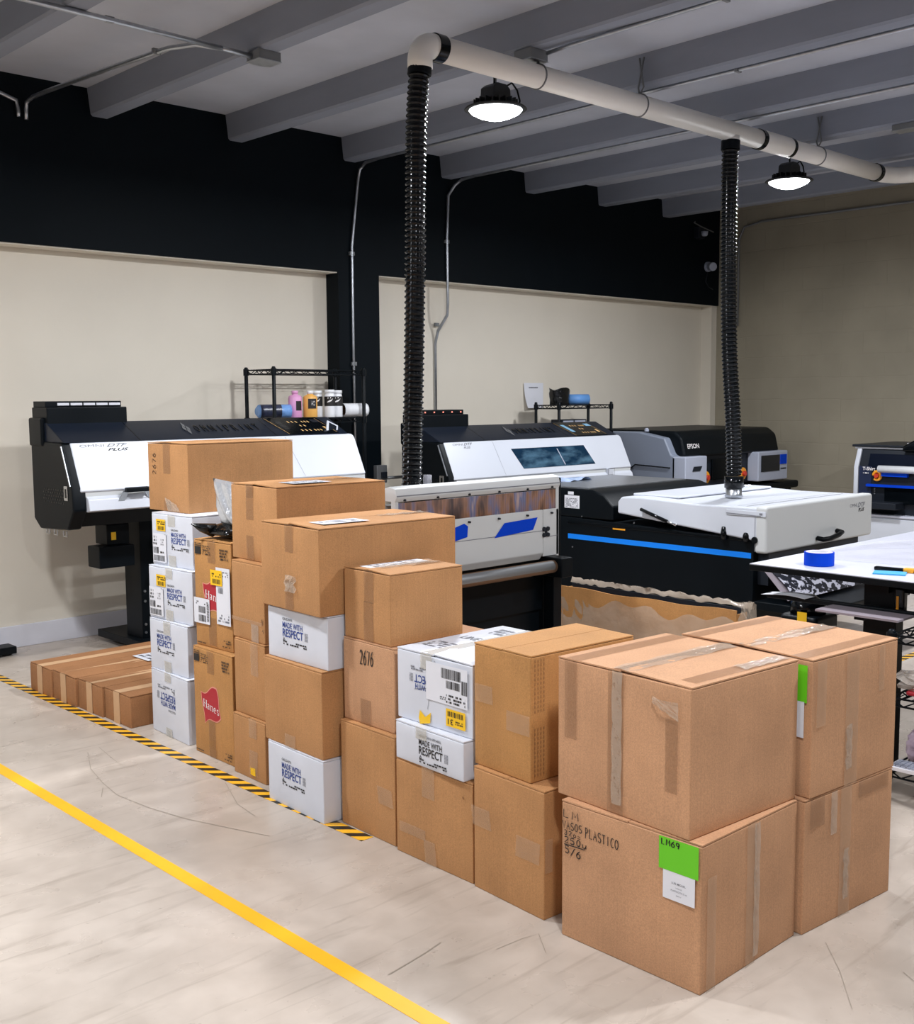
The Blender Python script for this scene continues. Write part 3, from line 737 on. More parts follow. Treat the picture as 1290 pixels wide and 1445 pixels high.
c.strip('R', .16, .225, .0, .385, 'tape_pale', wav=.0004); c.strip('R', .165, .195, .05, .18, 'tape_shiny', e=.003, wav=.002); c.strip('R', .015, .06, .2, .385, 'tape_pale'); c.strip('R', .33, .36, .25, .385, 'tape_pale')
o, f = c.label('F', .395, .446, .27, .375, 'green_note', name='green_slip'); o, f = c.label('F', .393, .438, .17, .272, 'label', name='printed_slip')

# --- second stack
c = Carton('shipping_carton', 'brown carton on the floor with clear tape patches, next left of the handwriting carton', (2.313, 2.075), -.066, .306, .46, 0, .382, 'kraft')
c.strip('F', .0, .085, .20, .26, 'tape_pale', skew=-.01); c.strip('F', .19, .29, .16, .225, 'tape_pale', skew=.005); c.strip('R', .0, .03, .14, .24, 'tape_pale')
c = Carton('shipping_carton', 'plain tan carton with perforated corner, left of the carton with shiny tape bands', (2.334, 2.146), -.075, .25, .44, .382, .760, 'kraft_gold')
c.strip('F', .01, .09, .20, .255, 'tape_pale', skew=-.004); c.strip('F', .15, .25, .14, .20, 'tape_pale')
def perf(mb):
    for q in range(4):
        for i in range(26):
            if not (10 < i < 14): rect(mb, .012+.012*q, .0145+.012*q, .02+.0135*i, .028+.0135*i, c.R)
c.ink('inner', perf, 'perforation')

# --- third stack
c = Carton('shipping_carton', 'brown carton on the floor under the black-lettered white carton', (2.339, 2.392), -.017, .368, .46, 0, .320, 'kraft')
c.strip('F', .135, .195, .22, .322, 'tape_pale'); c.strip('F', .15, .205, .002, .08, 'tape_pale', skew=-.01); c.strip('F', .02, .15, .075, .11, 'tape_pale')
def nick(mb):
    stroke(mb, [(.328, .27), (.331, .262)], .004, c.F)
c.ink('inner', nick, 'scratch')
c = Carton('apparel_carton', 'flat white carton with black MADE WITH RESPECT lettering, beneath an upside-down white carton', (2.327, 2.419), -.052, .339, .44, .320, .448, 'white_board', 'white apparel cartons in the stacked row')
respect(c, .125, .012, .125, 'AMERICAN APPAREL', 'black_ink'); c.strip('F', .11, .165, .09, .128, 'tape_white')
c = Carton('apparel_carton', 'white carton standing upside down with an inverted barcode sheet and two yellow stickers', (2.363, 2.414), -.023, .363, .49, .448, .683, 'white_board', 'white apparel cartons in the stacked row', lift=.006)
respect(c, .085, .085, .12, 'GILDAN', 'navy_ink', flip=True)
c.seam_tape(.15, .055, .05, 0, 'tape_white')
o, f = c.label('F', .150, .345, .09, .215, 'label', name='barcode_sheet')
g = MB(); bars(g, .38, .84, .66, .92, f, 34, 3); bars(g, .50, .82, .42, .62, f, 24, 5); bars(g, .86, 1.0, .35, .7, f, 10, 8); smudge(g, .5, .95, .05, .3, f, 3, 9, .6); smudge(g, .35, .5, .1, .2, f, 2, 4)
g.build('barcode', K['black_ink'], o)
o, f = c.label('F', .245, .335, .022, .078, 'yellow_label', name='yellow_sticker')
g = MB(); ff = lambda u, v: f(1-u, 1-v); bars(g, .12, .9, .12, .42, ff, 18, 2); text_in(g, '31', .62, .9, .55, .88, ff, .01); smudge(g, .1, .5, .6, .85, ff, 2, 6)
g.build('barcode', K['black_ink'], o)
mb = MB()
for a in ((.118, .0), ):
    mb.quad(c.F(.118, .0, .002), c.F(.168, .012, .002), c.F(.172, .048, .002), c.F(.145, .028, .002)); mb.quad(c.F(.118, 0, .002), c.F(.145, .028, .002), c.F(.118, .046, .002), c.F(.112, .02, .002))
mb.build('yellow_sticker_remnant', K['yellow_label'], c.t)
def strap(mb):
    P = [(.155, .055), (.19, .22), (.255, .145), (.09, .11)]
    for a, b in ((0, 1), (1, 2), (2, 3)): stroke(mb, [P[a], P[b]], .0018, c.F)
c.ink('grey_ink', strap, 'pen_line')
def topprint(mb):
    smudge(mb, .03, .12, .08, .17, c.T, 4, 3); text_in(mb, 'LINE', .04, .12, .24, .28, c.T, .01); smudge(mb, .05, .12, .36, .45, c.T, 3, 6)
c.ink('grey_ink', topprint, 'small_print')

# --- fourth stack
c = Carton('shipping_carton', 'plain brown carton on the floor under the carton marked 2676', (2.358, 2.780), -.035, .306, .45, 0, .376, 'kraft')
c.strip('F', .22, .30, .13, .19, 'tape_pale', skew=-.01)
c = Carton('shipping_carton', 'brown carton marked 2676 in upright black handwriting, middle of its stack', (2.382, 2.807), -.029, .283, .44, .376, .668, 'kraft_pink')
c.ink('black_ink', lambda mb: hand(mb, '2676', .1, .21, .016, .05, .0046, c.F, .22, .05), 'handwriting')
c.strip('F', .10, .16, .0, .09, 'tape', wav=.0003)
c = Carton('shipping_carton', 'small brown carton on top of the carton marked 2676, lettered label strip along its lid', (2.388, 2.829), -.047, .264, .32, .668, .915, 'kraft', lift=.006)
c.seam_tape(.15, .055, .11, .14, 'tape'); c.strip('T', .09, .16, .05, .31, 'tape_shiny', e=.004, wav=.002)
o, f = c.label('T', .05, .12, .03, .29, 'label', name='shipping_label'); g = MB(); smudge(g, .1, .9, .1, .9, f, 8, 7, .5); g.build('small_print', K['grey_ink'], o)

# --- fifth stack
c = Carton('apparel_carton', 'white MADE WITH RESPECT carton on the floor beside the end of the striped tape', (2.305, 3.108), -.043, .363, .42, 0, .229, 'white_board', 'white apparel cartons in the stacked row')
respect(c, .10, .08, .135); 
def sideprint(mb):
    rect(mb, .10, .103, .06, .2, c.R); smudge(mb, .14, .16, .08, .2, c.R, 8, 4); smudge(mb, .3, .36, .02, .04, c.R, 2, 4)
c.ink('grey_ink', sideprint, 'small_print')
c = Carton('shipping_carton', 'plain brown carton sandwiched between two white cartons', (2.311, 3.116), -.038, .377, .45, .229, .546, 'kraft')
c.strip('F', .14, .21, .0, .05, 'tape_pale')
c = Carton('apparel_carton', 'white lettered carton directly under a big brown carton with a mailing label', (2.338, 3.111), -.011, .371, .42, .546, .740, 'white_board', 'white apparel cartons in the stacked row')
respect(c, .10, .055, .135)
c = Carton('shipping_carton', 'big brown carton with a mailing label on its lid, on top of a white carton', (2.308, 3.113), -.055, .386, .62, .740, 1.052, 'kraft', lift=.008)
c.seam_tape(.20, .055, .10, .11, 'tape'); c.strip('T', .17, .225, .40, .62, 'tape_shiny', e=.004, wav=.002)
mb = MB(); mb.grid(lambda a, b: c.F(.175+.07*a+.01*math.sin(b*9), .07+.06*b, .003+.008*random.random()), 5, 4); mb.build('crumpled_tape', K['tape_shiny'], c.t)
o, f = c.label('T', .23, .33, .06, .26, 'label', name='shipping_label', e=.006); g = MB(); bars(g, .15, .85, .35, .6, f, 20, 3); smudge(g, .1, .9, .7, .92, f, 3, 7, .6); smudge(g, .1, .6, .1, .3, f, 3, 2, .6); g.build('barcode', K['grey_ink'], o)

# --- sixth stack
G = 'brown cartons in the stacked row'
c = Carton('shipping_carton', 'small brown carton on the floor between the flag-printed carton and the white floor carton', (2.390, 3.593), -.026, .235, .45, 0, .247, 'kraft', G)
c.strip('F', .125, .18, .17, .248, 'tape_pale'); c.strip('F', .12, .18, .02, .12, 'tape_pale', skew=.005); c.strip('F', .13, .165, .02, .05, 'yellow_label', name='tape_remnant', e=.002)
c = Carton('shipping_carton', 'plain brown carton second from the floor, right of the flag-printed cartons', (2.405, 3.605), -.034, .228, .45, .247, .549, 'kraft', G)
c.strip('F', .13, .185, .17, .30, 'tape_pale'); 
c = Carton('shipping_carton', 'plain brown carton third from the floor, right of the upper flag-printed carton', (2.415, 3.615), -.05, .245, .45, .549, .860, 'kraft', G)
c.strip('F', .15, .205, .0, .07, 'tape_shiny'); c.strip('F', .0, .23, .07, .085, 'tape_pale', wav=.0002)
c.ink('black_ink', lambda mb: (stroke(mb, [(.225, .085), (.232, .10), (.236, .075), (.24, .095)], .003, c.F), stroke(mb, [(.232, .05), (.238, .06), (.24, .045)], .003, c.F)), 'handwriting')
c = Carton('shipping_carton', 'tall-stacked brown carton with a mailing label on its lid, behind the other labelled carton', (2.450, 3.566), -.049, .345, .52, .860, 1.163, 'kraft', G, lift=.006)
c.seam_tape(.15, .055, .14, .10, 'tape'); c.strip('F', .125, .175, .25, .30, 'tape')
o, f = c.label('T', .20, .31, .10, .28, 'label', name='shipping_label', e=.006); g = MB(); smudge(g, .1, .9, .1, .9, f, 5, 7, .5); g.build('small_print', K['grey_ink'], o)

# --- seventh stack: flag-printed cartons
def flag(c):
    TL, TR, BR, BL = (.062, .273), (.193, .307), (.223, .183), (.091, .138)
    cx, cy = .142, .225
    def shape(mb, k, m):
        n = 12; P = []
        for (p, q, amp) in ((TL, TR, -.010), (TR, BR, .004), (BR, BL, .010), (BL, TL, -.003)):
            dx, dy = q[0]-p[0], q[1]-p[1]; d = math.hypot(dx, dy)
            for i in range(n):
                t = i/n; w_ = amp*math.sin(2*PI*t)
                P.append((p[0]+dx*t-dy/d*w_, p[1]+dy*t+dx/d*w_))
        P = [(cx+(x-cx)*k, cy+(y-cy)*k) for x, y in P]
        mb.bm.faces.new([mb.bm.verts.new(c.F(x, y, .0012+m)) for x, y in P])
    mb = MB(); shape(mb, 1.0, 0); mb.build('flag_border', K['pink_ink'], c.t)
    mb = MB(); shape(mb, .93, .0006); o = mb.build('printed_flag', K['red_ink'], c.t)
    mb = MB(); serif_letters(mb, 0, 0, 1.0, lambda x, y: c.F(.082+x*.0415, .212+y*.034-x*.006, .0026)); mb.build('brand_lettering', K['white_ink'], o, normals=False)
def hprint(c):
    W, H = c.W, c.H
    def fill(mb):
        f = c.F
        rect(mb, .012, .055, H-.062, H-.03, f); smudge(mb, .012, .06, H-.028, H-.012, f, 2, 3, .9); smudge(mb, .068, .125, H-.062, H-.02, f, 5, 5, .85)
        smudge(mb, W-.075, W-.015, H-.075, H-.025, f, 4, 8, .75)
        smudge(mb, .012, .075, .012, .02, f, 1, 4, .9); smudge(mb, W-.06, W-.012, .03, .05, f, 2, 5, .7); smudge(mb, W-.07, W-.01, .016, .024, f, 1, 4, .7)
    c.ink('black_ink', fill, 'small_print')
G2 = 'brown flag-printed apparel cartons'
c = Carton('apparel_carton', 'tall brown carton with a whole red flag printed on it, on the floor', (2.422, 3.868), -.02, .311, .47, 0, .460, 'kraft_gold', G2)
hprint(c); flag(c); c.strip('F', .12, .175, .36, .455, 'tape'); c.strip('F', .12, .175, .002, .16, 'tape', wav=.0004)
c = Carton('apparel_carton', 'tall brown carton with a red flag half covered by white labels', (2.463, 3.919), .05, .265, .46, .460, .914, 'kraft_gold', G2, lift=.004)
hprint(c); flag(c); c.strip('F', .105, .16, .36, .455, 'tape'); c.strip('F', .10, .155, .01, .13, 'tape', wav=.0004)
o, f = c.label('F', .0, .115, .098, .206, 'label', name='barcode_sheet', e=.005)
g = MB(); bars(g, .3, .75, .42, .68, f, 16, 3); bars(g, .3, .75, .08, .34, f, 16, 5)
for i in range(14): rect(g, .82, .96, .12+.05*i, .145+.05*i, f)
smudge(g, .05, .9, .75, .9, f, 2, 6, .4); g.build('barcode', K['black_ink'], o)
o, f = c.label('F', .165, .263, .11, .348, 'label', name='barcode_sheet', e=.0044)
g = MB(); smudge(g, .1, .9, .85, .95, f, 3, 6, .5); bars(g, .15, .5, .55, .65, f, 10, 4); smudge(g, .1, .9, .05, .2, f, 3, 7, .4); smudge(g, .1, .5, .7, .78, f, 2, 9, .4); g.build('small_print', K['grey_ink'], o)
o, f = c.label('F', .13, .212, .272, .336, 'yellow_label', name='yellow_sticker', e=.0075)
g = MB(); smudge(g, .1, .9, .55, .85, f, 2, 6, .5); bars(g, .2, .85, .12, .42, f, 14, 2); g.build('barcode', K['black_ink'], o)

# --- eighth stack: white cartons with the long tan carton on top
GW = 'white apparel cartons in the stacked row'
def whitelabel(c, u, v, sk=0):
    o, f = c.label('F', u, u+.115, v, v+.13, 'label', name='barcode_sheet')
    g = MB(); bars(g, .05, .85, .04, .24, f, 26, 3); bars(g, .05, .45, .30, .52, f, 12, 5); smudge(g, .5, .8, .32, .42, f, 1, 2, .9); smudge(g, .05, .3, .6, .95, f, 3, 7, .5); smudge(g, .55, .85, .6, .85, f, 3, 8, .35)
    stroke(g, [(.85, .98), (1.0, .98), (1.0, .02), (.9, .0)], .015, f); g.build('barcode', K['black_ink'], o)
def yellow(c, u, v):
    o, f = c.label('F', u, u+.075, v, v+.052, 'yellow_label', name='yellow_sticker')
    g = MB(); smudge(g, .1, .95, .55, .9, f, 2, 6, .75); bars(g, .2, .85, .08, .42, f, 12, 2); g.build('barcode', K['black_ink'], o)
c = Carton('apparel_carton', 'white carton on the floor with upside-down blue lettering, lowest of the left white stack', (2.436, 4.251), -.05, .346, .42, 0, .289, 'white_board', GW)
respect(c, .085, .10, .15, flip=True); c.strip('F', .14, .20, .25, .29, 'tape_white'); c.strip('F', .14, .20, 0, .04, 'tape_white')
c = Carton('apparel_carton', 'white lettered carton without stickers, second from the floor in the left white stack', (2.457, 4.274), .0, .328, .42, .289, .519, 'white_board', GW)
respect(c, .07, .08, .135); c.strip('F', .13, .19, .17, .23, 'tape_white'); c.strip('F', .13, .19, .0, .05, 'tape_white')
c = Carton('apparel_carton', 'white carton with a yellow sticker, third from the floor in the left white stack', (2.483, 4.264), .05, .347, .42, .519, .757, 'white_board', GW, bulge=.004)
respect(c, .155, .07, .125); whitelabel(c, .01, .012); yellow(c, .07, .15); c.strip('F', .145, .2, .19, .237, 'tape_white'); c.strip('F', .14, .2, .0, .05, 'tape_white')
c = Carton('apparel_carton', 'white carton with a yellow sticker, right beneath the long brown carton', (2.512, 4.300), .04, .329, .42, .757, .992, 'white_board', GW)
respect(c, .165, .075, .125); whitelabel(c, .012, .012); yellow(c, .045, .155); c.strip('F', .14, .2, .18, .23, 'tape_white', wav=.0002); c.strip('F', .14, .2, .0, .05, 'tape_white')
c = Carton('shipping_carton', 'long brown carton on top of the left white stack, in front of the big printer', (2.564, 4.412), .027, .337, .578, .992, 1.304, 'kraft', G, lift=.006)
c.seam_tape(.17, .06, .14, .05, 'tape'); mb = MB(); mb.grid(lambda a, b: c.F(.15+.1*a+.02*b, .005+.06*(1-b)*(1-.5*a), .002+.004*random.random()), 5, 4); mb.build('crumpled_tape', K['tape_shiny'], c.t)
c.ink('black_ink', lambda mb: [stroke(mb, [(.045+(1-q)*.03-.0, .165+p*.1) for p, q in ln], .003, c.F) for ln in
      [[(p[0]*.2+k*.26, p[1]) for p in st] for k, ch in enumerate('2676') for st in GL[ch]]], 'handwriting')

# --- bags on the flag carton
t = thing('poly_mailer', 'glossy black plastic mailer bag lying on the upper flag-printed carton', 'plastic bag', (2.68, 4.04, .916), 0, 'plastic mailer bags')
def bagtop(u, v):
    x = -.21+.40*u; y = -.10+.20*v
    e = (max(0, 1-abs(2*u-1)**2.6)*max(0, 1-abs(2*v-1)**2.6))**.6
    return x, y, e
mb = MB()
mb.grid(lambda u, v: (bagtop(u, v)[0], bagtop(u, v)[1]+.02*(1-u), .028+.05*bagtop(u, v)[2]+.006*math.sin(u*23+v*9)*bagtop(u, v)[2]), 22, 18)
mb.grid(lambda u, v: (bagtop(u, v)[0], bagtop(u, v)[1]+.02*(1-u), .026-.024*bagtop(u, v)[2]), 22, 18)
bmesh.ops.remove_doubles(mb.bm, verts=mb.bm.verts, dist=.003)
mb.build('bag_body', K['black_bag'], t, smooth=True)
MB().tube([(-.18, .06, .034), (-.235, .075, .05), (-.275, .085, .068)], [.03, .018, .002], 8).build('pointed_corner', K['black_bag'], t, smooth=True)
t = thing('poly_mailer', 'silver crumpled mailer bag standing on the black bag behind the brown carton', 'plastic bag', (2.55, 4.045, .975), 0, 'plastic mailer bags')
mb = MB()
def sil(u, v, s):
    bl, br, tl, tr = (.05, 0), (-.125, 0), (.185, .185), (-.125, .165)
    y = (bl[0]*(1-u)+br[0]*u)*(1-v)+(tl[0]*(1-u)+tr[0]*u)*v; z = (tl[1]*(1-u)+tr[1]*u)*v
    e = (max(0, 1-abs(2*u-1)**2)*max(0, 1-abs(2*v-1)**2))**.5
    return (-.02+.05*v+s*.028*e+.008*math.sin(u*17+v*11)*e, y, z)
mb.grid(lambda u, v: sil(u, v, -1), 18, 14); mb.grid(lambda u, v: sil(u, v, 1), 18, 14)
bmesh.ops.remove_doubles(mb.bm, verts=mb.bm.verts, dist=.002)
mb.build('bag_body', K['silver_bag'], t, smooth=True)

# --- four long flat cartons on the floor
P = [(2.352, 5.445), (2.360, 5.188), (2.371, 4.927), (2.381, 4.668)]
names = ['long flat brown carton on the floor, outermost and farthest left of the four', 'long flat brown carton with a white label near its far end, second from outside',
         'long flat brown carton on the floor, third from the outer side', 'long flat brown carton on the floor, touching the white carton stack']
for i, p in enumerate(P):
    c = Carton('flat_carton', names[i], p, .0, .251, .80 if i < 2 else .76, 0, .146+.001*i, 'kraft_dark', 'long flat cartons on the floor', lift=.004)
    c.strip('T', .095, .155, -.001, c.D, 'paper_tape', e=.0014, wav=0); c.strip('F', .095, .155, .0 if i < 3 else .0, c.H+.001, 'paper_tape', e=.0014, wav=.0002)
    if i in (1, 2):
        o, f = c.label('T', .03 if i == 1 else .12, .2 if i == 1 else .2, .42 if i == 1 else .5, .66, 'label', name='shipping_label', e=.006); g = MB(); smudge(g, .1, .9, .1, .9, f, 6, 7, .5); g.build('small_print', K['grey_ink'], o)
# ------------------------------------------------------------------ the two wide film printers
def slope(p0, p1):
    """frame on a sloped face: f(x, t, e) with t along p0->p1 in (y,z)"""
    dy, dz = p1[0]-p0[0], p1[1]-p0[1]; L = math.hypot(dy, dz); ny, nz = -dz/L, dy/L
    return (lambda x, t, e=.0015: (x, p0[0]+dy*t - (-ny if False else 0)*0 + (ny if ny < 0 else -ny)*e, p0[1]+dz*t + (nz if ny < 0 else -nz)*e)), L

def film_printer(label, loc, dz, window=False, L=1.99):
    t = thing('film_printer', label, 'printer', loc, 0, 'wide film printers')
    BK = .12
    z = lambda a: a+dz
    side = [(.25, z(1.276)), (.25, z(.825)), (.17, z(.77)), (-.19, z(.787)), (-.268, z(.896)), (-.262, z(1.018)), (-.155, z(1.262))]
    sp = MB().prism(side, -.045, .035).build('side_panel', K['black'], t, bevel=.012)
    g = MB()
    for i in range(9):
        for k in range(5): g.box(-.0465, -.0455, -.16+.03*i+.012*(k % 2), -.146+.03*i+.012*(k % 2), z(1.0-.018*k), z(1.008-.018*k))
    g.build('vent_slots', K['black_gloss'], sp)
    MB().box(-.049, -.045, -.21, -.165, z(.95), z(1.03)).build('latch', K['chrome'], sp, bevel=.004)
    MB().box(-.051, -.049, -.195, -.18, z(.965), z(1.015)).build('latch_slot', K['black_gloss'], sp)
    MB().tube([(-.047, -.15, z(1.245)), (-.047, -.245, z(1.03))], .005, 8).build('edge_strip', K['steel'], sp)
    for y in (-.12, .0, .1):
        MB().tube([(-.02, y, z(.775)), (-.02, y, z(.745)), (-.02, y+.04, z(.745)), (-.02, y+.04, z(.775))], .004, 6).build('bottom_hook', K['chrome'], sp)
    MB().prism([(BK, z(1.27)), (BK, z(.84)), (BK-.06, z(.79)), (-.18, z(.80)), (-.24, z(.896)), (-.235, z(1.0)), (-.14, z(1.255))], .035, L-.03).build('inner_body', K['black'], t)
    # hinged white cover
    A, B = (-.158, z(1.266)), (-.272, z(1.0))
    def cover_outline():
        r = .03; x0, x1 = .0, L
        o = [(x0, 0), (x0, 1), (x1-.0, 1)]
        o += [(x1-.01, .12), (x1-.016, .05), (x1-.03, .01), (x1-.05, 0)]
        return o
    f, Ls = slope(A, B)
    mb = MB(); o = cover_outline()
    a = [mb.bm.verts.new(f(x, q, .0)) for x, q in o]; b = [mb.bm.verts.new(f(x, q, -.022)) for x, q in o]
    mb.bm.faces.new(a); mb.bm.faces.new(b[::-1])
    for i in range(len(o)): mb.bm.faces.new([a[i], b[i], b[(i+1) % len(o)], a[(i+1) % len(o)]])
    cv = mb.build('front_cover', K['machine_white'], t, bevel=.008, seg=3)
    mb = MB(); mb.quad(f(.49, .04, .0008), f(.492, .04, .0008), f(.53, .97, .0008), f(.528, .97, .0008)) if window else mb.quad(f(1.42, .04, .0008), f(1.422, .04, .0008), f(1.5, .97, .0008), f(1.498, .97, .0008)); mb.build('panel_joint', K['grey_ink'], cv)
    mb = MB()
    text_in(mb, 'OMNI', .03, .17, .12, .035, f) if False else None
    F2 = lambda u, v: f(u, 1-v, .0012)
    def emblem(mb, u, v, w):
        text_in(mb, 'OMNI', u, u+.50*w, v+.035, v+.09, F2, 0)
        text_in(mb, 'DTF', u+.54*w, u+w, v+.03, v+.10, F2, .03, .5)
    emblem(mb, .05 if not window else .08, .855, .29 if not window else .2)
    mb.build('model_lettering', K['grey_ink'], cv)
    mb = MB(); text_in(mb, 'PLUS', .21 if not window else .18, .34 if not window else .25, .80, .86, F2, .03, .4); mb.build('model_lettering', K['black_ink'] if not window else K['grey_ink'], cv)
    MB().prism([(-.262, z(1.0)), (-.262, z(.965)), (-.20, z(.965)), (-.20, z(1.0))], .03, L).build('cover_ledge', K['machine_grey_white'], t, bevel=.003)
    MB().prism([(-.262, z(.972)), (-.283, z(.955)), (-.30, z(.893)), (-.27, z(.885)), (-.2, z(.885)), (-.2, z(.972))], .035, L).build('lower_front_panel', K['machine_white'], t, bevel=.005)
    if window:
        mb = MB(); P = [(.665, .27), (1.505, .27), (1.58, .83), (.74, .83)]
        r_ = [f(x, q, .002) for x, q in P]; mb.quad(*r_)
        m, nt, b_ = new_mat('smoky_blue_window'); tc = N(nt, 'ShaderNodeTexCoord'); mp = N(nt, 'ShaderNodeMapping'); mp.inputs['Scale'].default_value = (3, 8, 8); nz = N(nt, 'ShaderNodeTexNoise'); nz.inputs['Scale'].default_value = 1.6; nz.inputs['Detail'].default_value = 5
        rp = N(nt, 'ShaderNodeValToRGB'); rp.color_ramp.elements[0].position = .42; rp.color_ramp.elements[0].color = lin((18, 44, 66)); rp.color_ramp.elements[1].position = .75; rp.color_ramp.elements[1].color = lin((92, 128, 150))
        nt.links.new(tc.outputs['Object'], mp.inputs[0]); nt.links.new(mp.outputs[0], nz.inputs['Vector']); nt.links.new(nz.outputs['Fac'], rp.inputs['Fac']); nt.links.new(rp.outputs['Color'], b_.inputs['Base Color']); b_.inputs['Roughness'].default_value = .06
        wn = mb.build('viewing_window', m, cv, solid=.003)
        mb = MB(); mb.quad(f(1.17, .33, .005), f(1.18, .33, .005), f(1.22, .8, .005), f(1.21, .8, .005)); mb.build('window_bar', K['machine_lightgrey'], wn)
        MB().box(1.70, 1.76, -.30, -.265, z(.95), z(1.0)).build('cover_latch', K['machine_white'], t, bevel=.004)
        mb = MB(); stroke(mb, [(1.69, z(.945)), (1.69, z(1.0)), (1.77, z(1.0)), (1.77, z(.945)), (1.69, z(.945))], .004, lambda u, v: (u, -.3015, v)); mb.build('latch_outline', K['charcoal'], t)
    else:
        h = MB().box(.245, .385, -.325, -.29, z(.985), z(1.012)).build('cover_handle', K['black'], t, bevel=.006)
        MB().prism([(.205, z(.935)), (.25, z(1.0)), (.28, z(1.0)), (.245, z(.935))], -.288, -.28, 'y').build('handle_bracket', K['steel'], h)
        MB().prism([(.40, z(.935)), (.355, z(1.0)), (.385, z(1.0)), (.44, z(.935))], -.288, -.28, 'y').build('handle_bracket', K['steel'], h)
        mb = MB(); rect(mb, .43, .445, z(.915), z(.93), lambda u, v: (u, -.3005, v)); rect(mb, .46, .475, z(.91), z(.935), lambda u, v: (u, -.3005, v)); mb.build('port_marks', K['charcoal'], t)
    # sloped dark top cover with raised maker's lettering and the control panel
    C0, C1 = (-.165, z(1.264)), (.06, z(1.372))
    tcv = MB().prism([C0, C1, (BK, z(1.372)), (BK, z(1.26))], -.035, L-.06).build('top_cover', K['black_satin'], t, bevel=.006)
    f, Lc = slope(C0, C1); F3 = lambda u, v: f(u, v, .003)
    mb = MB()
    for i_, ch_ in enumerate('OMNIPRINT'):
        if ch_ == 'I': text_in(mb, ch_, .855+.053*i_, .860+.053*i_, .36, .68, F3)
        else: text_in(mb, ch_, .842+.053*i_, .870+.053*i_, .36, .68, F3)
    o = mb.build('raised_lettering', K['black_gloss'], tcv, solid=.003)
    mb = MB()
    for cx, cy in ((0, .17), (0, -.17), (-.013, 0), (.013, 0)):
        mb.quad(*[F3(.785+cx+a*.010, .53+cy+b*.13) for a, b in ((0, -1), (1, 0), (0, 1), (-1, 0))])
    mb.build('maker_emblem', K['steel_dull'], tcv, solid=.003)
    for x in (.42, 1.36):
        mb = MB(); mb.quad(f(x, .02, .001), f(x+.005, .02, .001), f(x+.005, .98, .001), f(x, .98, .001)); mb.build('panel_joint', K['black_gloss'], tcv)
    px = 1.40
    mb = MB(); mb.quad(f(px+.07, .05, .002), f(px+.46, .05, .002), f(px+.42, .98, .002), f(px, .98, .002)); cp = mb.build('control_panel', K['black_gloss'], t, solid=.003)
    F4 = lambda u, v: f(px+.06*(1-v)+u*.40, v, .0045)
    mb = MB(); rect(mb, .09, .2, .3, .8, F4); mb.build('display', K['screen_lit'] if window else K['screen'], cp)
    mb = MB()
    for r_, cs in ((.72, (.34, .42, .50, .62, .68, .74)), (.5, (.47, .55)), (.24, (.36, .44, .52, .62, .68, .74))):
        for q in cs: rect(mb, q, q+.022, r_-.045, r_+.045, F4)
    rect(mb, .87, .93, .24, .42, F4)
    mb.build('buttons', K['gold'], cp)
    mb = MB(); stroke(mb, [(.0, .93), (.02, .05)], .006, F4); stroke(mb, [(.98, .9), (.985, .1)], .006, F4); mb.build('gold_trim', K['gold'], cp)
    mb = MB(); rect(mb, .83, .99, .68, .84, F4); mb.build('display', K['screen_lit'] if window else K['charcoal'], cp)
    # ink station
    ik = MB().box(-.03, .455, .05, .25, z(1.26), z(1.458)).build('ink_station', K['black'], t, bevel=.006)
    MB().box(-.02, .44, .09, .25, z(1.458), z(1.492)).build('ink_rack', K['black'], ik, bevel=.003)
    mb = MB()
    for i in range(5):
        if window: mb.box(.045+.09*i, .055+.09*i, .086, .09, z(1.47), z(1.48))
        else: mb.box(.05+.078*i, .118+.078*i, .084, .09, z(1.468), z(1.482))
    mb.build('ink_tags', K['led_red'] if window else K['label'], ik)
    mb = MB(); [mb.box(x, x+.008, .056, .06, z(1.43), z(1.438)) for x in (.06, .43)]; mb.build('screw_heads', K['steel'], ik)
    MB().box(-.055, -.01, .08, .25, z(1.24), z(1.40)).build('ink_bracket', K['black'], ik, bevel=.012)
    # stand
    for i, x in enumerate((.44, 1.48)):
        MB().box(x-.02, x+.20, -.28, .47, .03, .075).build('foot_beam', K['black'], t, bevel=.004)
        lg = MB().box(x+.04, x+.13, 0, .20, .075, z(.80)).build('leg', K['black'], t, bevel=.004)
        mb = MB()
        for zz in (.11, .16, .3, .36): [mb.cyl((x+.06+q, -.006, zz), (x+.06+q, .0, zz), .008, 8) for q in (0, .05)]
        mb.build('bolt_heads', K['steel'], lg)
        for y in (-.22, .40): MB().cyl((x+.09, y, 0), (x+.09, y, .03), .03, 14).build('levelling_foot', K['black_gloss'], t)
        MB().box(x+.13, x+.22, .02, .18, .22, .42).build('brace_plate', K['black'], t, bevel=.004)
    MB().box(.60, 1.5, .06, .14, .30, .38).build('cross_beam', K['black'], t, bevel=.004)
    MB().cyl((.56, -.02, .64), (1.5, -.02, .64), .022, 16).build('film_roller', K['steel_dull'], t, smooth=True)
    MB().cyl((.56, -.08, .53), (1.5, -.08, .53), .03, 16).build('film_roller', K['black'], t, smooth=True)
    mo = MB().box(.20, .42, -.05, .10, .53, .655).build('motor_box', K['black'], t, bevel=.006)
    MB().box(.26, .40, -.03, .12, .66, z(.78)).build('gear_housing', K['black'], mo, bevel=.006)
    mb = MB(); rect(mb, .285, .315, .69, .735, lambda u, v: (u, -.032, v)); mb.build('warning_sticker', K['yellow_label'], mo)
    return t
film_printer('wide black and white film printer without a window, by the wall at left', (2.725, 6.09, 0), 0.0)
film_printer('wide white film printer with a dark blue viewing window in its cover', (5.47, 6.03, 0), -.085, True, 2.03)
t = thing('digital_timer', 'small white digital timer leaning on the first printer beside its buttons', 'timer', (4.56, 5.985, 1.288), .1)
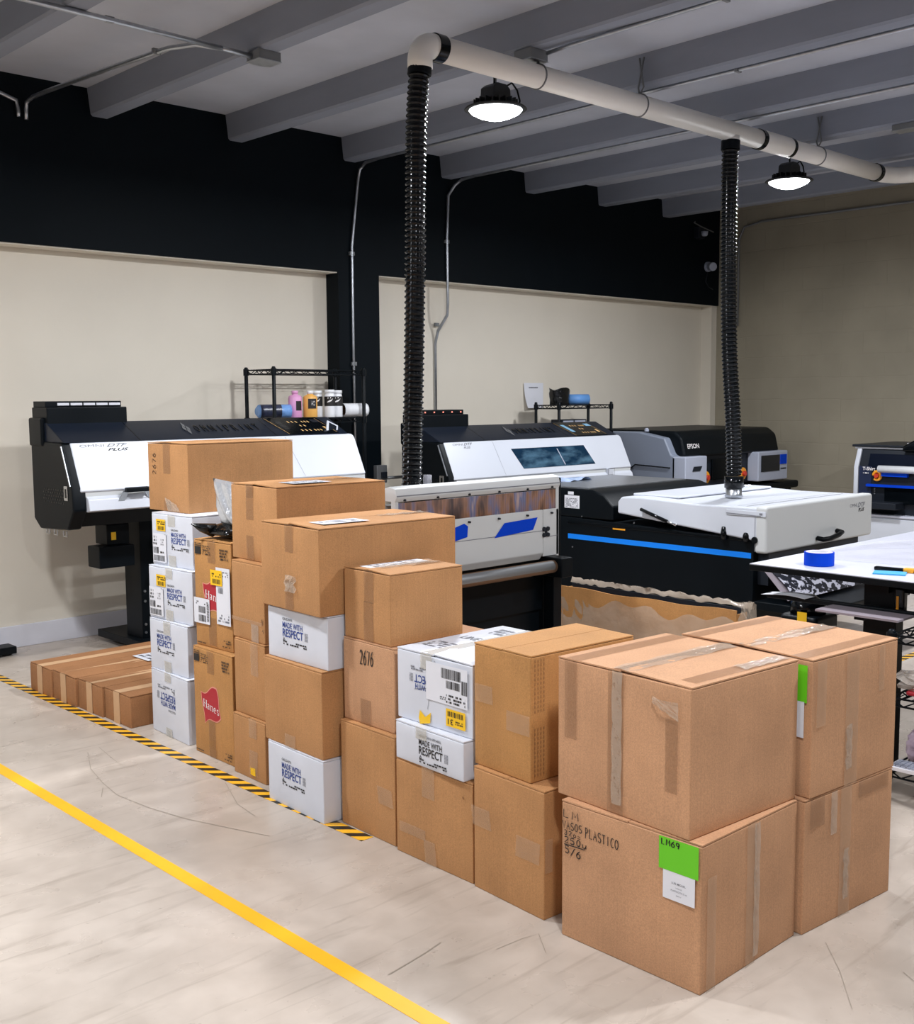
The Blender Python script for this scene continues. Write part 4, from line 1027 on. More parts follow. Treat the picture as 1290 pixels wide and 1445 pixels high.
Mx = Matrix.Rotation(-.9, 4, 'X') @ Matrix.Rotation(.35, 4, 'Y')
MB().box(-.045, .045, -.012, .0, -.04, .055, Matrix.Rotation(-.5, 4, 'X') @ Matrix.Rotation(.5, 4, 'Y')).build('casing', K['machine_white'], t, bevel=.004)
MB().box(-.03, .03, -.0135, -.012, -.02, .042, Matrix.Rotation(-.5, 4, 'X') @ Matrix.Rotation(.5, 4, 'Y')).build('display', K['screen'], t)

# ------------------------------------------------------------------ shaker with the brown window (in front of the first printer)
t = thing('film_curing_unit', 'white curing unit with brown window and three blue tape pieces', 'curing machine', (3.7, 4.5, 0))
q = lambda x, y, z: (x-3.7, y-4.5, z)
x0, x1 = 3.2-3.7, 4.29-3.7; yf = 3.75-4.5
MB().prism([(yf, 1.04), (yf-.01, 1.06), (yf, 1.10), (yf+.04, 1.108), (yf+.09, 1.095), (yf+.09, 1.04)], x0, x1).build('top_rim', K['machine_grey_white'], t, bevel=.004)
mb = MB(); stroke(mb, [(x0, 1.068), (x1, 1.068)], .004, lambda u, v: (u, yf-.012, v)); mb.build('rim_joint', K['grey_ink'], t)
mb = MB()
for x in (-.45, -.25, -.05, .15, .35, .53):
    for z_ in (1.048, .918): mb.cyl((x, yf-.013, z_), (x, yf+.0, z_), .005, 8)
mb.build('screw_heads', K['charcoal'], t)
MB().prism([(yf+.09, 1.025), (.62, .80), (.62, .45), (yf+.09, .45)], x0+.01, x1-.01).build('rear_body', K['machine_grey_white'], t, bevel=.01)
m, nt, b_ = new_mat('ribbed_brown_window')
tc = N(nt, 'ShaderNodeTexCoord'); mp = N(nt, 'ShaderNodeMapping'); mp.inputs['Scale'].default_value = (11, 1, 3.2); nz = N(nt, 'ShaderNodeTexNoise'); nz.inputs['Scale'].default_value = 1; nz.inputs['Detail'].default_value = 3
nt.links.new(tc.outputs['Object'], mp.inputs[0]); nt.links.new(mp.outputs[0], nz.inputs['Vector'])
rp = N(nt, 'ShaderNodeValToRGB'); e = rp.color_ramp.elements; e[0].position = .36; e[0].color = lin((54, 40, 36)); e[1].position = .66; e[1].color = lin((226, 186, 158))  # streak colours paint in blurred reflections and things behind the pane
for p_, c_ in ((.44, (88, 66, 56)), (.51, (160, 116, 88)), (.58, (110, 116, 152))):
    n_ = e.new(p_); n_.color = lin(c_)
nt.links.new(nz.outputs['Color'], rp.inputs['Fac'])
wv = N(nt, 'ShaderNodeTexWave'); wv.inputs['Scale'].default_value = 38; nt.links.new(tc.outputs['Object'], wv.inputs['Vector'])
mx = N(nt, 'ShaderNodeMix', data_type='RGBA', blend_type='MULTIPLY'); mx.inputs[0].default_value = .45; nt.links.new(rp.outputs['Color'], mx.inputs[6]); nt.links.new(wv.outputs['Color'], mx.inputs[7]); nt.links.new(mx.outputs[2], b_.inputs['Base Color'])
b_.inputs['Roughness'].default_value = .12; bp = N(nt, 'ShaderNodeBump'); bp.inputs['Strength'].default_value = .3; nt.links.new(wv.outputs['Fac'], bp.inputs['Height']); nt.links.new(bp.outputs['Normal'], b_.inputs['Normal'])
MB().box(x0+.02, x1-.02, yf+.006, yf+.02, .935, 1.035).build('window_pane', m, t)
MB().box(x1-.022, x1, yf, yf+.03, .69, 1.045).build('window_frame', K['machine_grey_white'], t, bevel=.003)
MB().box(x0, x0+.02, yf, yf+.03, .69, 1.045).build('window_frame', K['machine_grey_white'], t, bevel=.003)
MB().prism([(yf, .938), (yf, .80), (yf-.004, .72), (yf+.02, .685), (yf+.06, .68), (yf+.06, .938)], x0, x1-.12).build('front_panel', K['machine_grey_white'], t, bevel=.005)
MB().prism([(yf, .938), (yf, .70), (yf+.06, .70), (yf+.06, .938)], x1-.118, x1).build('end_panel', K['machine_grey_white'], t, bevel=.004)
mb = MB(); stroke(mb, [(x0, .832), (x1-.12, .832)], .003, lambda u, v: (u, yf-.0012, v)); stroke(mb, [(x1-.118, .80), (x1, .80)], .003, lambda u, v: (u, yf-.0012, v)); mb.build('panel_joint', K['grey_ink'], t)
for P in ([(-.62, .80), (-.35, .855), (-.27, .905), (-.29, .915), (-.62, .865)], [(-.193, .838), (-.165, .905), (-.08, .925), (-.055, .91), (-.06, .86)], [(.12, .838), (.19, .905), (.428, .915), (.395, .855)]):
    mb = MB(); mb.bm.faces.new([mb.bm.verts.new((max(x, x0+.002), yf-.0022, z_-.012)) for x, z_ in P]); mb.build('blue_tape_strip', K['blue_tape'], t)
mb = MB(); [mb.lathe([(.002, 0), (.014, 0), (.014, .004), (.002, .004)], (x, 0, 0), 12) for x in (0,)]; mb.bm.free()
lt = MB()
for dx in (0, .028):
    for dz_ in (0, .03): lt.cyl((.475+dx, yf-.008, .81+dz_), (.475+dx, yf, .81+dz_), .011, 12)
lt.box(.483, .497, yf-.006, yf, .81, .84); lt.build('panel_latch', K['charcoal'], t)
MB().box(x0+.05, x1-.03, yf+.06, yf+.16, .42, .68).build('lower_body', K['black'], t)
for x in (x0+.02, x1-.06):
    for y in (yf+.05, .5): MB().box(x, x+.06, y, y+.06, .0, .70).build('leg', K['black'], t, bevel=.004)
MB().box(x0+.05, x1-.03, yf+.08, .6, .12, .42).build('base_cabinet', K['black'], t, bevel=.005)
MB().box(x1+.002, x1+.028, yf+.01, yf+.06, .60, 1.09).build('side_post', K['black'], t, bevel=.003)
sup = MB().box(x1-.10, x1-.02, yf-.11, yf+.05, .60, .70).build('roll_bracket', K['black'], t, bevel=.006)
mb = MB(); mb.box(x1-.06, x1+.0, yf-.02, yf+.05, 0, .62); mb.build('leg', K['black'], t, bevel=.004)
MB().cyl((x0+.1, yf-.05, .655), (x1-.09, yf-.05, .655), .032, 24).build('film_roll', K['card_core'], t, smooth=True)
mb = MB(); mb.cyl((.32-.9, yf-.06, .66), (x1-.12, yf-.06, .66), .0255, 20); mb.build('film_layer', K['steel_dull'], t, smooth=True)
MB().cyl((-.18, yf+.14, 1.085), (-.18, yf+.14, 1.14), .02, 16).build('sight_glass', K['film_sheet'], t, smooth=True)

# ------------------------------------------------------------------ curing oven with the white lid (in front of the second printer)
X0, X1 = 5.70, 6.93
t = thing('film_curing_oven', 'long black curing oven with a white lid and bright blue stripe behind the table', 'curing machine', (6.3, 4.4, 0))
ox, oy = 6.3, 4.4
B = lambda x0, x1, y0, y1, z0, z1: MB().box(x0-ox, x1-ox, y0-oy, y1-oy, z0, z1)
MB().prism([(3.49-oy, .10), (5.35-oy, .10), (5.35-oy, .70), (4.9-oy, .70), (3.49-oy, .665)], X0-ox, X1-ox).build('oven_body', K['black'], t, bevel=.006)
MB().prism([(4.52-oy, .70), (5.62-oy, .70), (5.62-oy, .86), (5.5-oy, .89), (4.7-oy, .89), (4.6-oy, .86), (4.52-oy, .79)], X0-ox, X1-ox).build('rear_housing', K['black'], t, bevel=.012)
MB().prism([(5.6-oy, .05), (5.6-oy, .06), (5.35-oy, .7), (5.35-oy, .1)], X0+.1-ox, X1-.1-ox).build('rear_skirt', K['black'], t)
B(X0+.03, X1-.1, 4.75, 5.45, .89, .898).build('top_plate', K['steel'], t)
fs = MB(); fs.grid(lambda u, v: (X0+.06-ox+u*.55, 5.2-oy+.35*v, .905+.012*math.sin(u*9+v*4)+.01*math.sin(u*23)), 14, 6); fs.build('film_sheet', mat('printed_pale_film', (170, 190, 225), .25, var=.35, scale=16), t, smooth=True)
B(X0-.006, X0+.02, 3.5, 4.9, .655, .675).build('side_rail', K['black_gloss'], t, bevel=.003)
B(X0-.0015, X0, 3.505, 4.9, .555, .588).build('blue_stripe', K['blue_stripe'], t)
mb = MB(); rect(mb, 4.42-oy, 4.52-oy, .655, .685, lambda u, v: (X0-.003-ox, u, v-.01)); mb.build('orange_label', K['orange'], t)
mb = MB(); rect(mb, 4.80-oy, 4.93-oy, .76, .845, lambda u, v: (X0-.003-ox, u, v)); rect(mb, 4.85-oy, 4.90-oy, .85, .87, lambda u, v: (X0-.003-ox, u, v)); hg = mb.build('hang_tag', K['label'], t)
mb = MB(); smudge(mb, 4.81-oy, 4.92-oy, .765, .83, lambda u, v: (X0-.0042-ox, u, v), 7, 3, .6); mb.build('small_print', K['grey_ink'], hg)
mb = MB()
for y, z_ in ((4.78, .71), (4.35, .70), (4.86, .5)): mb.cyl((X0-.004-ox, y-oy, z_), (X0-ox, y-oy, z_), .005, 8)
mb.build('screw_heads', K['steel'], t)
for y, h in ((3.68, .06), (3.53, .0)):
    MB().lathe([(.003, 0), (.022, 0), (.022, .035), (.016, .05+h*.4), (.003, .055+h*.4)], (X0-.012-ox, y-oy, .655), 16).build('rail_knob', K['black_gloss'], t, smooth=True)
MB().cyl((X0-.03-ox, 3.47-oy, .668), (X0+.03-ox, 3.47-oy, .668), .02, 14).build('rail_knob', K['black_gloss'], t, bevel=.003)
# lid
ld = MB()
ld.prism([(3.455-oy, .66), (4.47-oy, .755), (4.47-oy, .83), (4.44-oy, .862), (4.30-oy, .868), (3.9-oy, .852), (3.455-oy, .855)], X0-.02-ox, X1+.03-ox)
lid = ld.build('lid', K['machine_white'], t, bevel=.012, seg=3)
B(X0-.02, X1+.035, 3.395, 3.475, .592, .863).build('lid_front', K['machine_grey_white'], lid, bevel=.018, seg=4)
B(X0+.1, X1-.05, 4.08, 4.44, .862, .878).build('lid_raised_panel', K['machine_white'], lid, bevel=.010)
mb = MB(); stroke(mb, [(X0+.03-ox, 3.56-oy), (X1-.05-ox, 3.56-oy)], .008, lambda u, v: (u, v, .8562)); stroke(mb, [(X0+.03-ox, 3.62-oy), (X1-.05-ox, 3.62-oy)], .004, lambda u, v: (u, v, .8562)); mb.build('lid_groove', K['grey_ink'], lid)
hp = MB().lathe([(.002, .86), (.052, .86), (.058, .865), (.05, .88), (.05, .93), (.002, .93)], (6.15-ox, 3.915-oy, 0), 24).build('hose_port', K['steel'], lid, smooth=True)
MB().lathe([(.04, .92), (.06, .92), (.06, .99), (.04, .99)], (6.15-ox, 3.915-oy, 0), 24).build('hose_cuff', K['black_gloss'], lid, smooth=True)
MB().tube([(6.21-ox, 3.88-oy, .93), (6.25-ox, 3.86-oy, .93)], .008, 8).build('clamp_screw', K['chrome'], lid)
hd = MB(); hx = 6.37-ox; y = 3.39-oy
hd.tube([(hx-.12, y, .635), (hx-.12, y-.04, .63), (hx-.05, y-.05, .632), (hx+.05, y-.05, .644), (hx+.11, y-.04, .655), (hx+.12, y, .66)], .015, 10)
hd.build('handle', K['black'], lid, smooth=True)
FL = lambda u, v: (u-ox, 3.394-oy, v)
mb = MB(); text_in(mb, 'OMNI', 6.66, 6.75, .79, .812, FL); text_in(mb, 'DTF', 6.76, 6.86, .785, .815, FL, .03, .4); mb.build('model_lettering', K['grey_ink'], lid)
mb = MB(); text_in(mb, 'PLUS', 6.77, 6.85, .757, .78, FL, .03, .4); mb.build('model_lettering', K['black_ink'], lid)
mb = MB(); mb.box(X0-.026-ox, X0-.02-ox, 3.40-oy, 3.66-oy, .805, .835); pl = mb.build('corner_plate', K['machine_white'], lid, bevel=.002)
mb = MB(); stroke(mb, [(3.43, .81), (3.66, .815)], .004, lambda u, v: (X0-.0275-ox, u-oy, v)); stroke(mb, [(3.47, .60), (3.47, .80)], .003, lambda u, v: (X0-.0215-ox, u-oy, v)); rect(mb, 3.42, 3.44, .815, .827, lambda u, v: (X0-.0275-ox, u-oy, v)); mb.build('joint_line', K['grey_ink'], lid)
MB().tube([(X0-.04-ox, 4.27-oy, .795), (X0-.04-ox, 4.07-oy, .733)], .011, 10).build('gas_strut', K['black_gloss'], lid, smooth=True)
MB().tube([(X0-.04-ox, 4.10-oy, .742), (X0-.04-ox, 4.0-oy, .715)], .007, 8).build('strut_rod', K['chrome'], lid, smooth=True)
# printed film running out at the front
m, nt, b_ = new_mat('printed_film')
tc = N(nt, 'ShaderNodeTexCoord'); vo = N(nt, 'ShaderNodeTexVoronoi'); vo.inputs['Scale'].default_value = 9; mp = N(nt, 'ShaderNodeMapping'); mp.inputs['Scale'].default_value = (1, 1, 1.5)
nt.links.new(tc.outputs['Object'], mp.inputs[0]); nt.links.new(mp.outputs[0], vo.inputs['Vector'])
nz = N(nt, 'ShaderNodeTexNoise'); nz.inputs['Scale'].default_value = 22; nt.links.new(mp.outputs[0], nz.inputs['Vector'])
rp = N(nt, 'ShaderNodeValToRGB'); rp.color_ramp.elements[0].position = .5; rp.color_ramp.elements[0].color = lin((34, 38, 50)); rp.color_ramp.elements[1].position = .56; rp.color_ramp.elements[1].color = lin((206, 206, 220))
nt.links.new(nz.outputs['Fac'], rp.inputs['Fac']); nt.links.new(rp.outputs['Color'], b_.inputs['Base Color']); b_.inputs['Roughness'].default_value = .2
K['printed_film'] = m
MB().box(X0+.05-ox, X1-.1-ox, 3.42-oy, 3.49-oy, .40, .60).build('front_bay', K['charcoal'], t)
mb = MB(); mb.grid(lambda u, v: (X0+.02-ox+u*.85, 3.40-oy-.16*v-.03*math.sin(v*3), .50-.16*v), 10, 6); mb.build('printed_film', m, t, smooth=True)
mb = MB(); mb.grid(lambda u, v: (X0-.04-ox+u*.10, 3.40-oy-.16*v, .505-.16*v), 4, 4); mb.build('film_edge', K['lavender'], t)
mb = MB(); mb.box(X0-.05-ox, X1-.2-ox, 3.02-oy, 3.45-oy, .27, .32); mb.build('film_tray', K['black'], t, bevel=.006)
for x in (X0+.05, X1-.15):
    for y in (3.6, 5.1): MB().cyl((x-ox, y-oy, .0), (x-ox, y-oy, .10), .035, 14).build('foot', K['black_gloss'], t)
for x in (X0+.02, X1-.3): MB().box(x-ox, x+.05-ox, 3.1-oy, 3.15-oy, 0, .27).build('tray_leg', K['black'], t)

# ------------------------------------------------------------------ plastic-wrapped open carton lying beside the curing oven
t = thing('wrapped_carton', 'long open-topped carton wrapped in clear plastic in front of the black curing oven', 'wrapped carton', (4.86, 3.55, 0))
a0, a1 = 2.985-3.55, 4.12-3.55; H = .45
mb = MB(); mb.grid(lambda u, v: (-.125+.012*math.sin(u*5)*v, a0+(a1-a0)*u, v*(H-.012*math.sin(u*PI)+.004*math.sin(u*17))), 30, 6); mb.build('side_wall', K['kraft_gold'], t, solid=.006)
mb = MB(); mb.grid(lambda u, v: (-.03, a0+(a1-a0)*u, v*(H-.004)), 20, 4); mb.build('side_wall', K['charcoal'], t, solid=.006)  # far wall coloured charcoal to paint in the shade of the narrow interior
mb = MB(); mb.box(-.122, -.033, a0, a0+.006, 0, H-.02); mb.build('end_wall', K['kraft_gold'], t)
mb = MB(); mb.box(-.122, -.033, a1-.006, a1, 0, H-.02); mb.build('end_wall', K['kraft_gold'], t)
MB().box(-.118, -.034, a0+.006, a1-.006, 0, .18).build('interior_shade_block', K['charcoal'], t)  # added charcoal block, stands in for the shade inside the carton
rr = random.Random(5)
mb = MB()
J = [[rr.uniform(-.006, .006) for _ in range(9)] for _ in range(41)]
def wr(u, v):
    i, j = int(round(u*40)), int(round(v*8))
    return (-.137+J[i][j], a0-.01+(a1-a0+.02)*u, v*(H-.065+.018*math.sin(u*14)+.018*math.sin(u*31)))
mb.grid(wr, 40, 8); mb.build('plastic_wrap', K['film'], t, smooth=True)
mb = MB(); mb.grid(lambda u, v: (-.03+.02*v+rr.uniform(-.008, .008), a0-.03+(a1-a0+.04)*u, H+.0+.03*math.sin(v*PI)+rr.uniform(-.008, .008)), 40, 3); mb.build('plastic_wrap', K['film'], t, smooth=True)
mb = MB(); mb.grid(lambda u, v: (-.14+.13*u+rr.uniform(-.012, .012), a0-.03+rr.uniform(-.02, .02), .1+v*(H-.07)+rr.uniform(-.01, .02)), 8, 10); mb.build('plastic_wrap', K['film'], t, smooth=True)
# ------------------------------------------------------------------ wire shelves behind the printers
def wire_shelf(label, x0, x1, y0, y1, zs, ztop, pr=.013, name='wire_shelf', group='black wire shelves'):
    t = thing(name, label, 'shelf', ((x0+x1)/2, (y0+y1)/2, 0), 0, group)
    cx, cy = (x0+x1)/2, (y0+y1)/2; a, b = (x1-x0)/2, (y1-y0)/2
    for sx in (-1, 1):
        for sy in (-1, 1):
            MB().tube([(sx*a, sy*b, 0), (sx*a, sy*b, ztop), (sx*a, sy*b, ztop+.006)], [pr, pr, pr*.6], 12).build('post', K['black'], t, smooth=True)
    for z in zs:
        mb = MB(); h = .028
        for zz in (z, z-h):
            mb.tube([(-a, -b, zz), (a, -b, zz)], .004, 6); mb.tube([(-a, b, zz), (a, b, zz)], .004, 6)
            mb.tube([(-a, -b, zz), (-a, b, zz)], .004, 6); mb.tube([(a, -b, zz), (a, b, zz)], .004, 6)
        for (L_, fn) in ((2*a, lambda q, s: (-a+q, s*b)), (2*b, lambda q, s: (s*a, -b+q))):
            n = max(2, int(L_/.05))
            for s in (-1, 1):
                for i in range(n):
                    p0 = fn(L_*i/n, s); p1 = fn(L_*(i+1)/n, s); zz = (z, z-h) if i % 2 == 0 else (z-h, z)
                    mb.tube([(p0[0], p0[1], zz[0]), (p1[0], p1[1], zz[1])], .0028, 5)
        n = int(2*b/.028)
        for i in range(1, n): mb.tube([(-a, -b+2*b*i/n, z+.003), (a, -b+2*b*i/n, z+.003)], .002, 5)
        for i in range(1, 4): mb.tube([(-a+2*a*i/4, -b, z), (-a+2*a*i/4, b, z)], .003, 5)
        for sx in (-1, 1):
            for sy in (-1, 1): mb.cyl((sx*a, sy*b, z-h-.008), (sx*a, sy*b, z+.008), pr+.006, 12)
        mb.build('wire_shelf_deck', K['black'], t)
    return t
S1Z = 1.366; Q = 1.029
wire_shelf('black wire shelf with ink bottles behind the first printer', 4.205, 5.04, 6.38, 6.565, [.15, .7, S1Z-.005, 1.69], 1.70) if False else None
wire_shelf('black wire shelf holding bottles and rolls, behind the first printer beside the pilaster', 4.287, 5.046, 6.24, 6.567, [.2, .75, S1Z-.005, 1.69], 1.705)
wire_shelf('low black wire shelf with a blue roll on top, behind the windowed printer', 7.137, 7.83, 6.24, 6.50, [.2, .8, 1.20, 1.425], 1.447)

def bottle(label, x, y, r, h, m, cap, group='ink bottles on the wire shelf', neck=.5):
    t = thing('ink_bottle', label, 'bottle', (x*Q, y*Q, S1Z), 0, group)
    MB().lathe([(.002, 0), (r*.96, 0), (r, .006), (r, h*.74), (r*.9, h*.80), (r*neck, h*.86), (r*neck, h*.88), (.002, h*.88)], seg=24).build('bottle_body', K[m], t, smooth=True)
    MB().lathe([(.002, h*.88), (r*neck*1.12, h*.88), (r*neck*1.12, h*.99), (r*neck*1.02, h), (.002, h)], seg=20).build('cap', K[cap], t, smooth=True)
    return t
def wrap_label(t, r, z0, z1, a0, a1, m='black_ink', name='bottle_label'):
    mb = MB(); mb.grid(lambda u, v: ((r+.0012)*math.cos(a0+(a1-a0)*u), (r+.0012)*math.sin(a0+(a1-a0)*u), z0+(z1-z0)*v), 10, 1)
    return mb.build(name, K[m], t, smooth=True)
face = math.atan2(-6.2, -4.5)
b = bottle('pink ink bottle on the wire shelf behind the first printer', 4.425, 6.2, .047, .185, 'pink_bottle', 'pink_bottle', neck=.42)
wrap_label(b, .047, .05, .115, face+.15, face+1.1)
b = bottle('amber ink bottle with a black label on the wire shelf', 4.535, 6.18, .049, .185, 'orange_bottle', 'white_bottle', neck=.42)
l = wrap_label(b, .049, .062, .13, face-.3, face+.95)
mb = MB(); R0 = .0512
hand(mb, 'AOI', -.2, .085, .22, .028, .006, lambda u, v: (R0*math.cos(face+.35+u), R0*math.sin(face+.35+u), v)); mb.build('brand_mark', K['white_ink'], l)
for i, (x, y, h, lb) in enumerate(((4.63, 6.23, .185, 'white ink bottle with black band, leftmost of three on the wire shelf'), (4.692, 6.17, .192, 'white ink bottle with black band, middle of three on the wire shelf'), (4.772, 6.19, .188, 'white ink bottle with black band, rightmost of three beside the white roll'))):
    b = bottle(lb, x, y, .037, h, 'white_bottle', 'white_bottle', neck=.85)
    l = wrap_label(b, .037, .078, .145, face-1.4, face+1.4)
    mb = MB(); stroke(mb, [(-.5, .105), (-.1, .112), (.3, .118), (.55, .13)], [.004, .012, .010, .003], lambda u, v: (.0392*math.cos(face+u), .0392*math.sin(face+u), v)); stroke(mb, [(-.4, .134), (.2, .136)], .008, lambda u, v: (.0392*math.cos(face+u), .0392*math.sin(face+u), v)); mb.build('brand_mark', K['white_ink'], l)
t = thing('film_roll', 'white roll with a brown core lying at the right end of the wire shelf', 'roll', (4.93*Q, 6.17*Q, S1Z+.048))
MB().tube([(-.12, .02, 0), (.075, 0, 0)], .047, 28, cap=False).build('rolled_film', K['white_bottle'], t, smooth=True)
mb = MB(); n = 28
for k in range(n):
    a, c_ = 2*PI*k/n, 2*PI*(k+1)/n
    for x_ in (.075,): mb.quad((x_, .047*math.cos(a), .047*math.sin(a)), (x_, .047*math.cos(c_), .047*math.sin(c_)), (x_, .034*math.cos(c_), .034*math.sin(c_)), (x_, .034*math.cos(a), .034*math.sin(a)))
mb.build('roll_end', K['machine_grey_white'], t)
MB().tube([(-.11, .02, 0), (.074, 0, 0)], .034, 24, cap=False).build('core', K['card_core'], t, smooth=True)
t = thing('wrapped_bundle', 'bundle in blue plastic wrap lying on the left half of the wire shelf', 'wrapped bundle', (4.255*Q, 6.22*Q, S1Z+.047))
MB().tube([(-.10, .03, 0), (-.09, .03, 0), (.06, -.02, 0), (.12, -.04, 0)], [.03, .044, .046, .046], 20).build('wrapping', K['blue_wrap'], t, smooth=True)
MB().tube([(-.08, .0295, 0), (.055, -.0185, 0)], .0468, 20, cap=False).build('dark_contents', mat('mottled_dark_contents', (50, 54, 74), .3, var=.6, scale=30), t, smooth=True)
# things on the low shelf
t = thing('wrapped_bundle', 'black plastic-wrapped bundle on top of the low wire shelf', 'wrapped bundle', (7.28, 6.36, 1.429))
mb = MB()
rr = random.Random(3); Jb = [[rr.uniform(-.006, .006) for _ in range(7)] for _ in range(25)]
mb.grid(lambda u, v: ((.10+Jb[int(round(u*24)) % 24][int(round(v*6))])*math.cos(2*PI*u)*(1+.08*v), .07*math.sin(2*PI*u), .135*v+(.012*math.sin(6*PI*u)*v)), 24, 6)
mb.grid(lambda u, v: (.108*math.cos(2*PI*u)*v, .07*math.sin(2*PI*u)*v, .13), 24, 2)
mb.build('wrapping', K['black_bag'], t, smooth=True)
t = thing('towel_roll', 'light blue roll lying on top of the low wire shelf', 'roll', (7.53, 6.36, 1.429+.045))
MB().tube([(-.10, .05, 0), (.09, -.03, 0)], .044, 24).build('rolled_sheet', K['blue_roll'], t, smooth=True)
MB().tube([(.088, -.029, 0), (.0925, -.031, 0)], .014, 14).build('core_hole', K['black_gloss'], t)
t = thing('battery_tray', 'small black tray with two pale panels behind the windowed printer', 'tray', (7.42, 6.37, 1.204))
MB().box(-.17, .16, -.06, .06, 0, .10).build('tray_body', K['charcoal'], t, bevel=.004)
mb = MB(); mb.box(-.15, -.02, -.064, -.06, .06, .09); mb.box(.0, .14, -.064, -.06, .06, .09); mb.build('pale_panel', K['machine_lightgrey'], t)
t = thing('paper_sign', 'white paper sign curling on the beige wall above the low wire shelf', 'sign', (7.36, 6.735, 1.51))
mb = MB(); mb.grid(lambda u, v: (-.125+.25*u+.02*(1-v)**2*(1-u), -.004-.03*(1-v)**2*(1-u), -.11+.22*v), 8, 10); p = mb.build('sheet', K['label'], t, smooth=True)
mb = MB(); smudge(mb, -.065, .05, .065, .08, lambda u, v: (u, -.008, v), 1, 4, .95); mb.build('small_print', K['grey_ink'], p)

# ------------------------------------------------------------------ grey and black garment printer in the far corner
t = thing('garment_printer', 'large grey and black garment printer in the far corner beyond the white lid', 'printer', (8.7, 5.95, 0))
ox, oy = 8.7, 5.95
Bx = lambda x0, x1, y0, y1, z0, z1: MB().box(x0-ox, x1-ox, y0-oy, y1-oy, z0, z1)
MB().prism([(5.60-oy, .70), (6.50-oy, .70), (6.50-oy, 1.19), (6.0-oy, 1.19), (5.72-oy, 1.14), (5.65-oy, 1.0), (5.60-oy, .98)], 7.90-ox, 8.25-ox).build('side_body', K['machine_grey'], t, bevel=.015)
MB().box(8.25-ox, 9.54-ox, 5.62-oy, 6.5-oy, .70, 1.0).build('main_body', K['charcoal'], t, bevel=.01)
MB().prism([(5.56-oy, .98), (5.60-oy, 1.14), (5.68-oy, 1.20), (6.48-oy, 1.21), (6.48-oy, 1.0), (5.62-oy, .975)], 7.98-ox, 9.50-ox).build('top_lid', K['black'], t, bevel=.025, seg=4)
mb = MB(); mb.prism([(5.50-oy, .73), (5.50-oy, .985), (5.64-oy, .985), (5.64-oy, .70), (5.55-oy, .70)], 7.90-ox, 8.22-ox); fp = mb.build('front_door', K['machine_lightgrey'], t, bevel=.01)
mb = MB(); mb.prism([(8.0-ox, .86), (8.02-ox, .90), (8.14-ox, .90), (8.11-ox, .86)], 5.495-oy, 5.50-oy, 'y'); mb.build('door_grip', K['charcoal'], fp)
mb = MB(); text_in(mb, 'EPSON', 8.03-ox, 8.20-ox, 1.05, 1.09, lambda u, v: (u, 5.565-oy+(v-.98)*.25-.014, v), .01); mb.build('brand_lettering', K['white_ink'], t)
for x, z_ in ((8.36, .785), (8.95, .79)):
    s_ = MB().cyl((x-ox, 5.60-oy, z_), (x-ox, 5.625-oy, z_), .056, 24).build('stop_collar', K['orange'], t, bevel=.004)
    MB().cyl((x-ox, 5.575-oy, z_), (x-ox, 5.60-oy, z_), .024, 20).build('stop_button', K['red_button'], s_, bevel=.004)
cpn = Bx(9.04, 9.55, 5.50, 5.62, .715, .985).build('control_housing', K['machine_lightgrey'], t, bevel=.012)
Bx(9.08, 9.40, 5.494, 5.50, .80, .95).build('display', K['screen'], cpn, bevel=.003)
Bx(9.41, 9.52, 5.494, 5.50, .86, .95).build('blue_badge', K['blue_tape'], cpn)
mb = MB(); smudge(mb, 9.42-ox, 9.52-ox, .81, .835, lambda u, v: (u, 5.4985-oy, v), 1, 3, .9); mb.build('small_print', K['charcoal'], cpn)
MB().tube([(9.48-ox, 5.75-oy, 1.14), (9.58-ox, 5.70-oy, 1.13), (9.62-ox, 5.70-oy, 1.05), (9.56-ox, 5.7-oy, 1.03)], .016, 8).build('lid_handle', K['black'], t, smooth=True)
Bx(8.45, 8.75, 5.60, 5.62, .76, .94).build('front_window', K['black_gloss'], t, bevel=.004)
MB().tube([(8.27-ox, 5.595-oy, .96), (8.27-ox, 5.59-oy, .90), (7.89-ox, 5.66-oy, .89), (7.89-ox, 6.02-oy, .905), (7.89-ox, 6.12-oy, .83), (7.89-ox, 6.13-oy, .76)], .006, 6).build('cable', K['black_gloss'], t, smooth=True)
mb = MB(); [mb.lathe([(.002, 0), (.02, 0), (.02, .02), (.01, .03), (.002, .03)], (x, .0, 1.192), 10) for x in (-.74,)]; mb.build('lid_hinge', K['machine_lightgrey'], t)
Bx(7.85, 9.80, 5.52, 6.5, .62, .69).build('stand_top', K['black'], t, bevel=.02)
for x in (7.95, 9.68):
    for y in (5.6, 6.42): Bx(x-.04, x+.04, y-.04, y+.04, 0, .62).build('stand_leg', K['black'], t)

# ------------------------------------------------------------------ dark garment printer at right on its white cabinet
t = thing('print_cabinet', 'white cabinet under the dark garment printer at the right edge', 'cabinet', (9.45, 3.6, 0))
MB().box(-.50, .5, -.95, .95, .06, .488).build('cabinet_body', K['machine_white'], t, bevel=.006)
MB().box(-.52, .52, -.98, .98, .488, .505).build('cabinet_top', K['table_white'], t, bevel=.003)
MB().box(-.46, .48, -.9, .9, 0, .06).build('plinth', K['charcoal'], t)
for y0, y1 in ((-.94, -.32), (-.31, .31), (.32, .94)):
    MB().box(-.512, -.50, y0, y1, .08, .475).build('door', K['machine_white'], t, bevel=.003)
t = thing('garment_printer', 'dark garment printer with a white edge and blue tape, standing on a white cabinet', 'printer', (9.45, 3.7, .505), group=None)
ox, oy, oz = 9.45, 3.7, .505
def Bt(x0, x1, y0, y1, z0, z1): return MB().box(x0-ox, x1-ox, y0-oy, y1-oy, z0-oz, z1-oz)
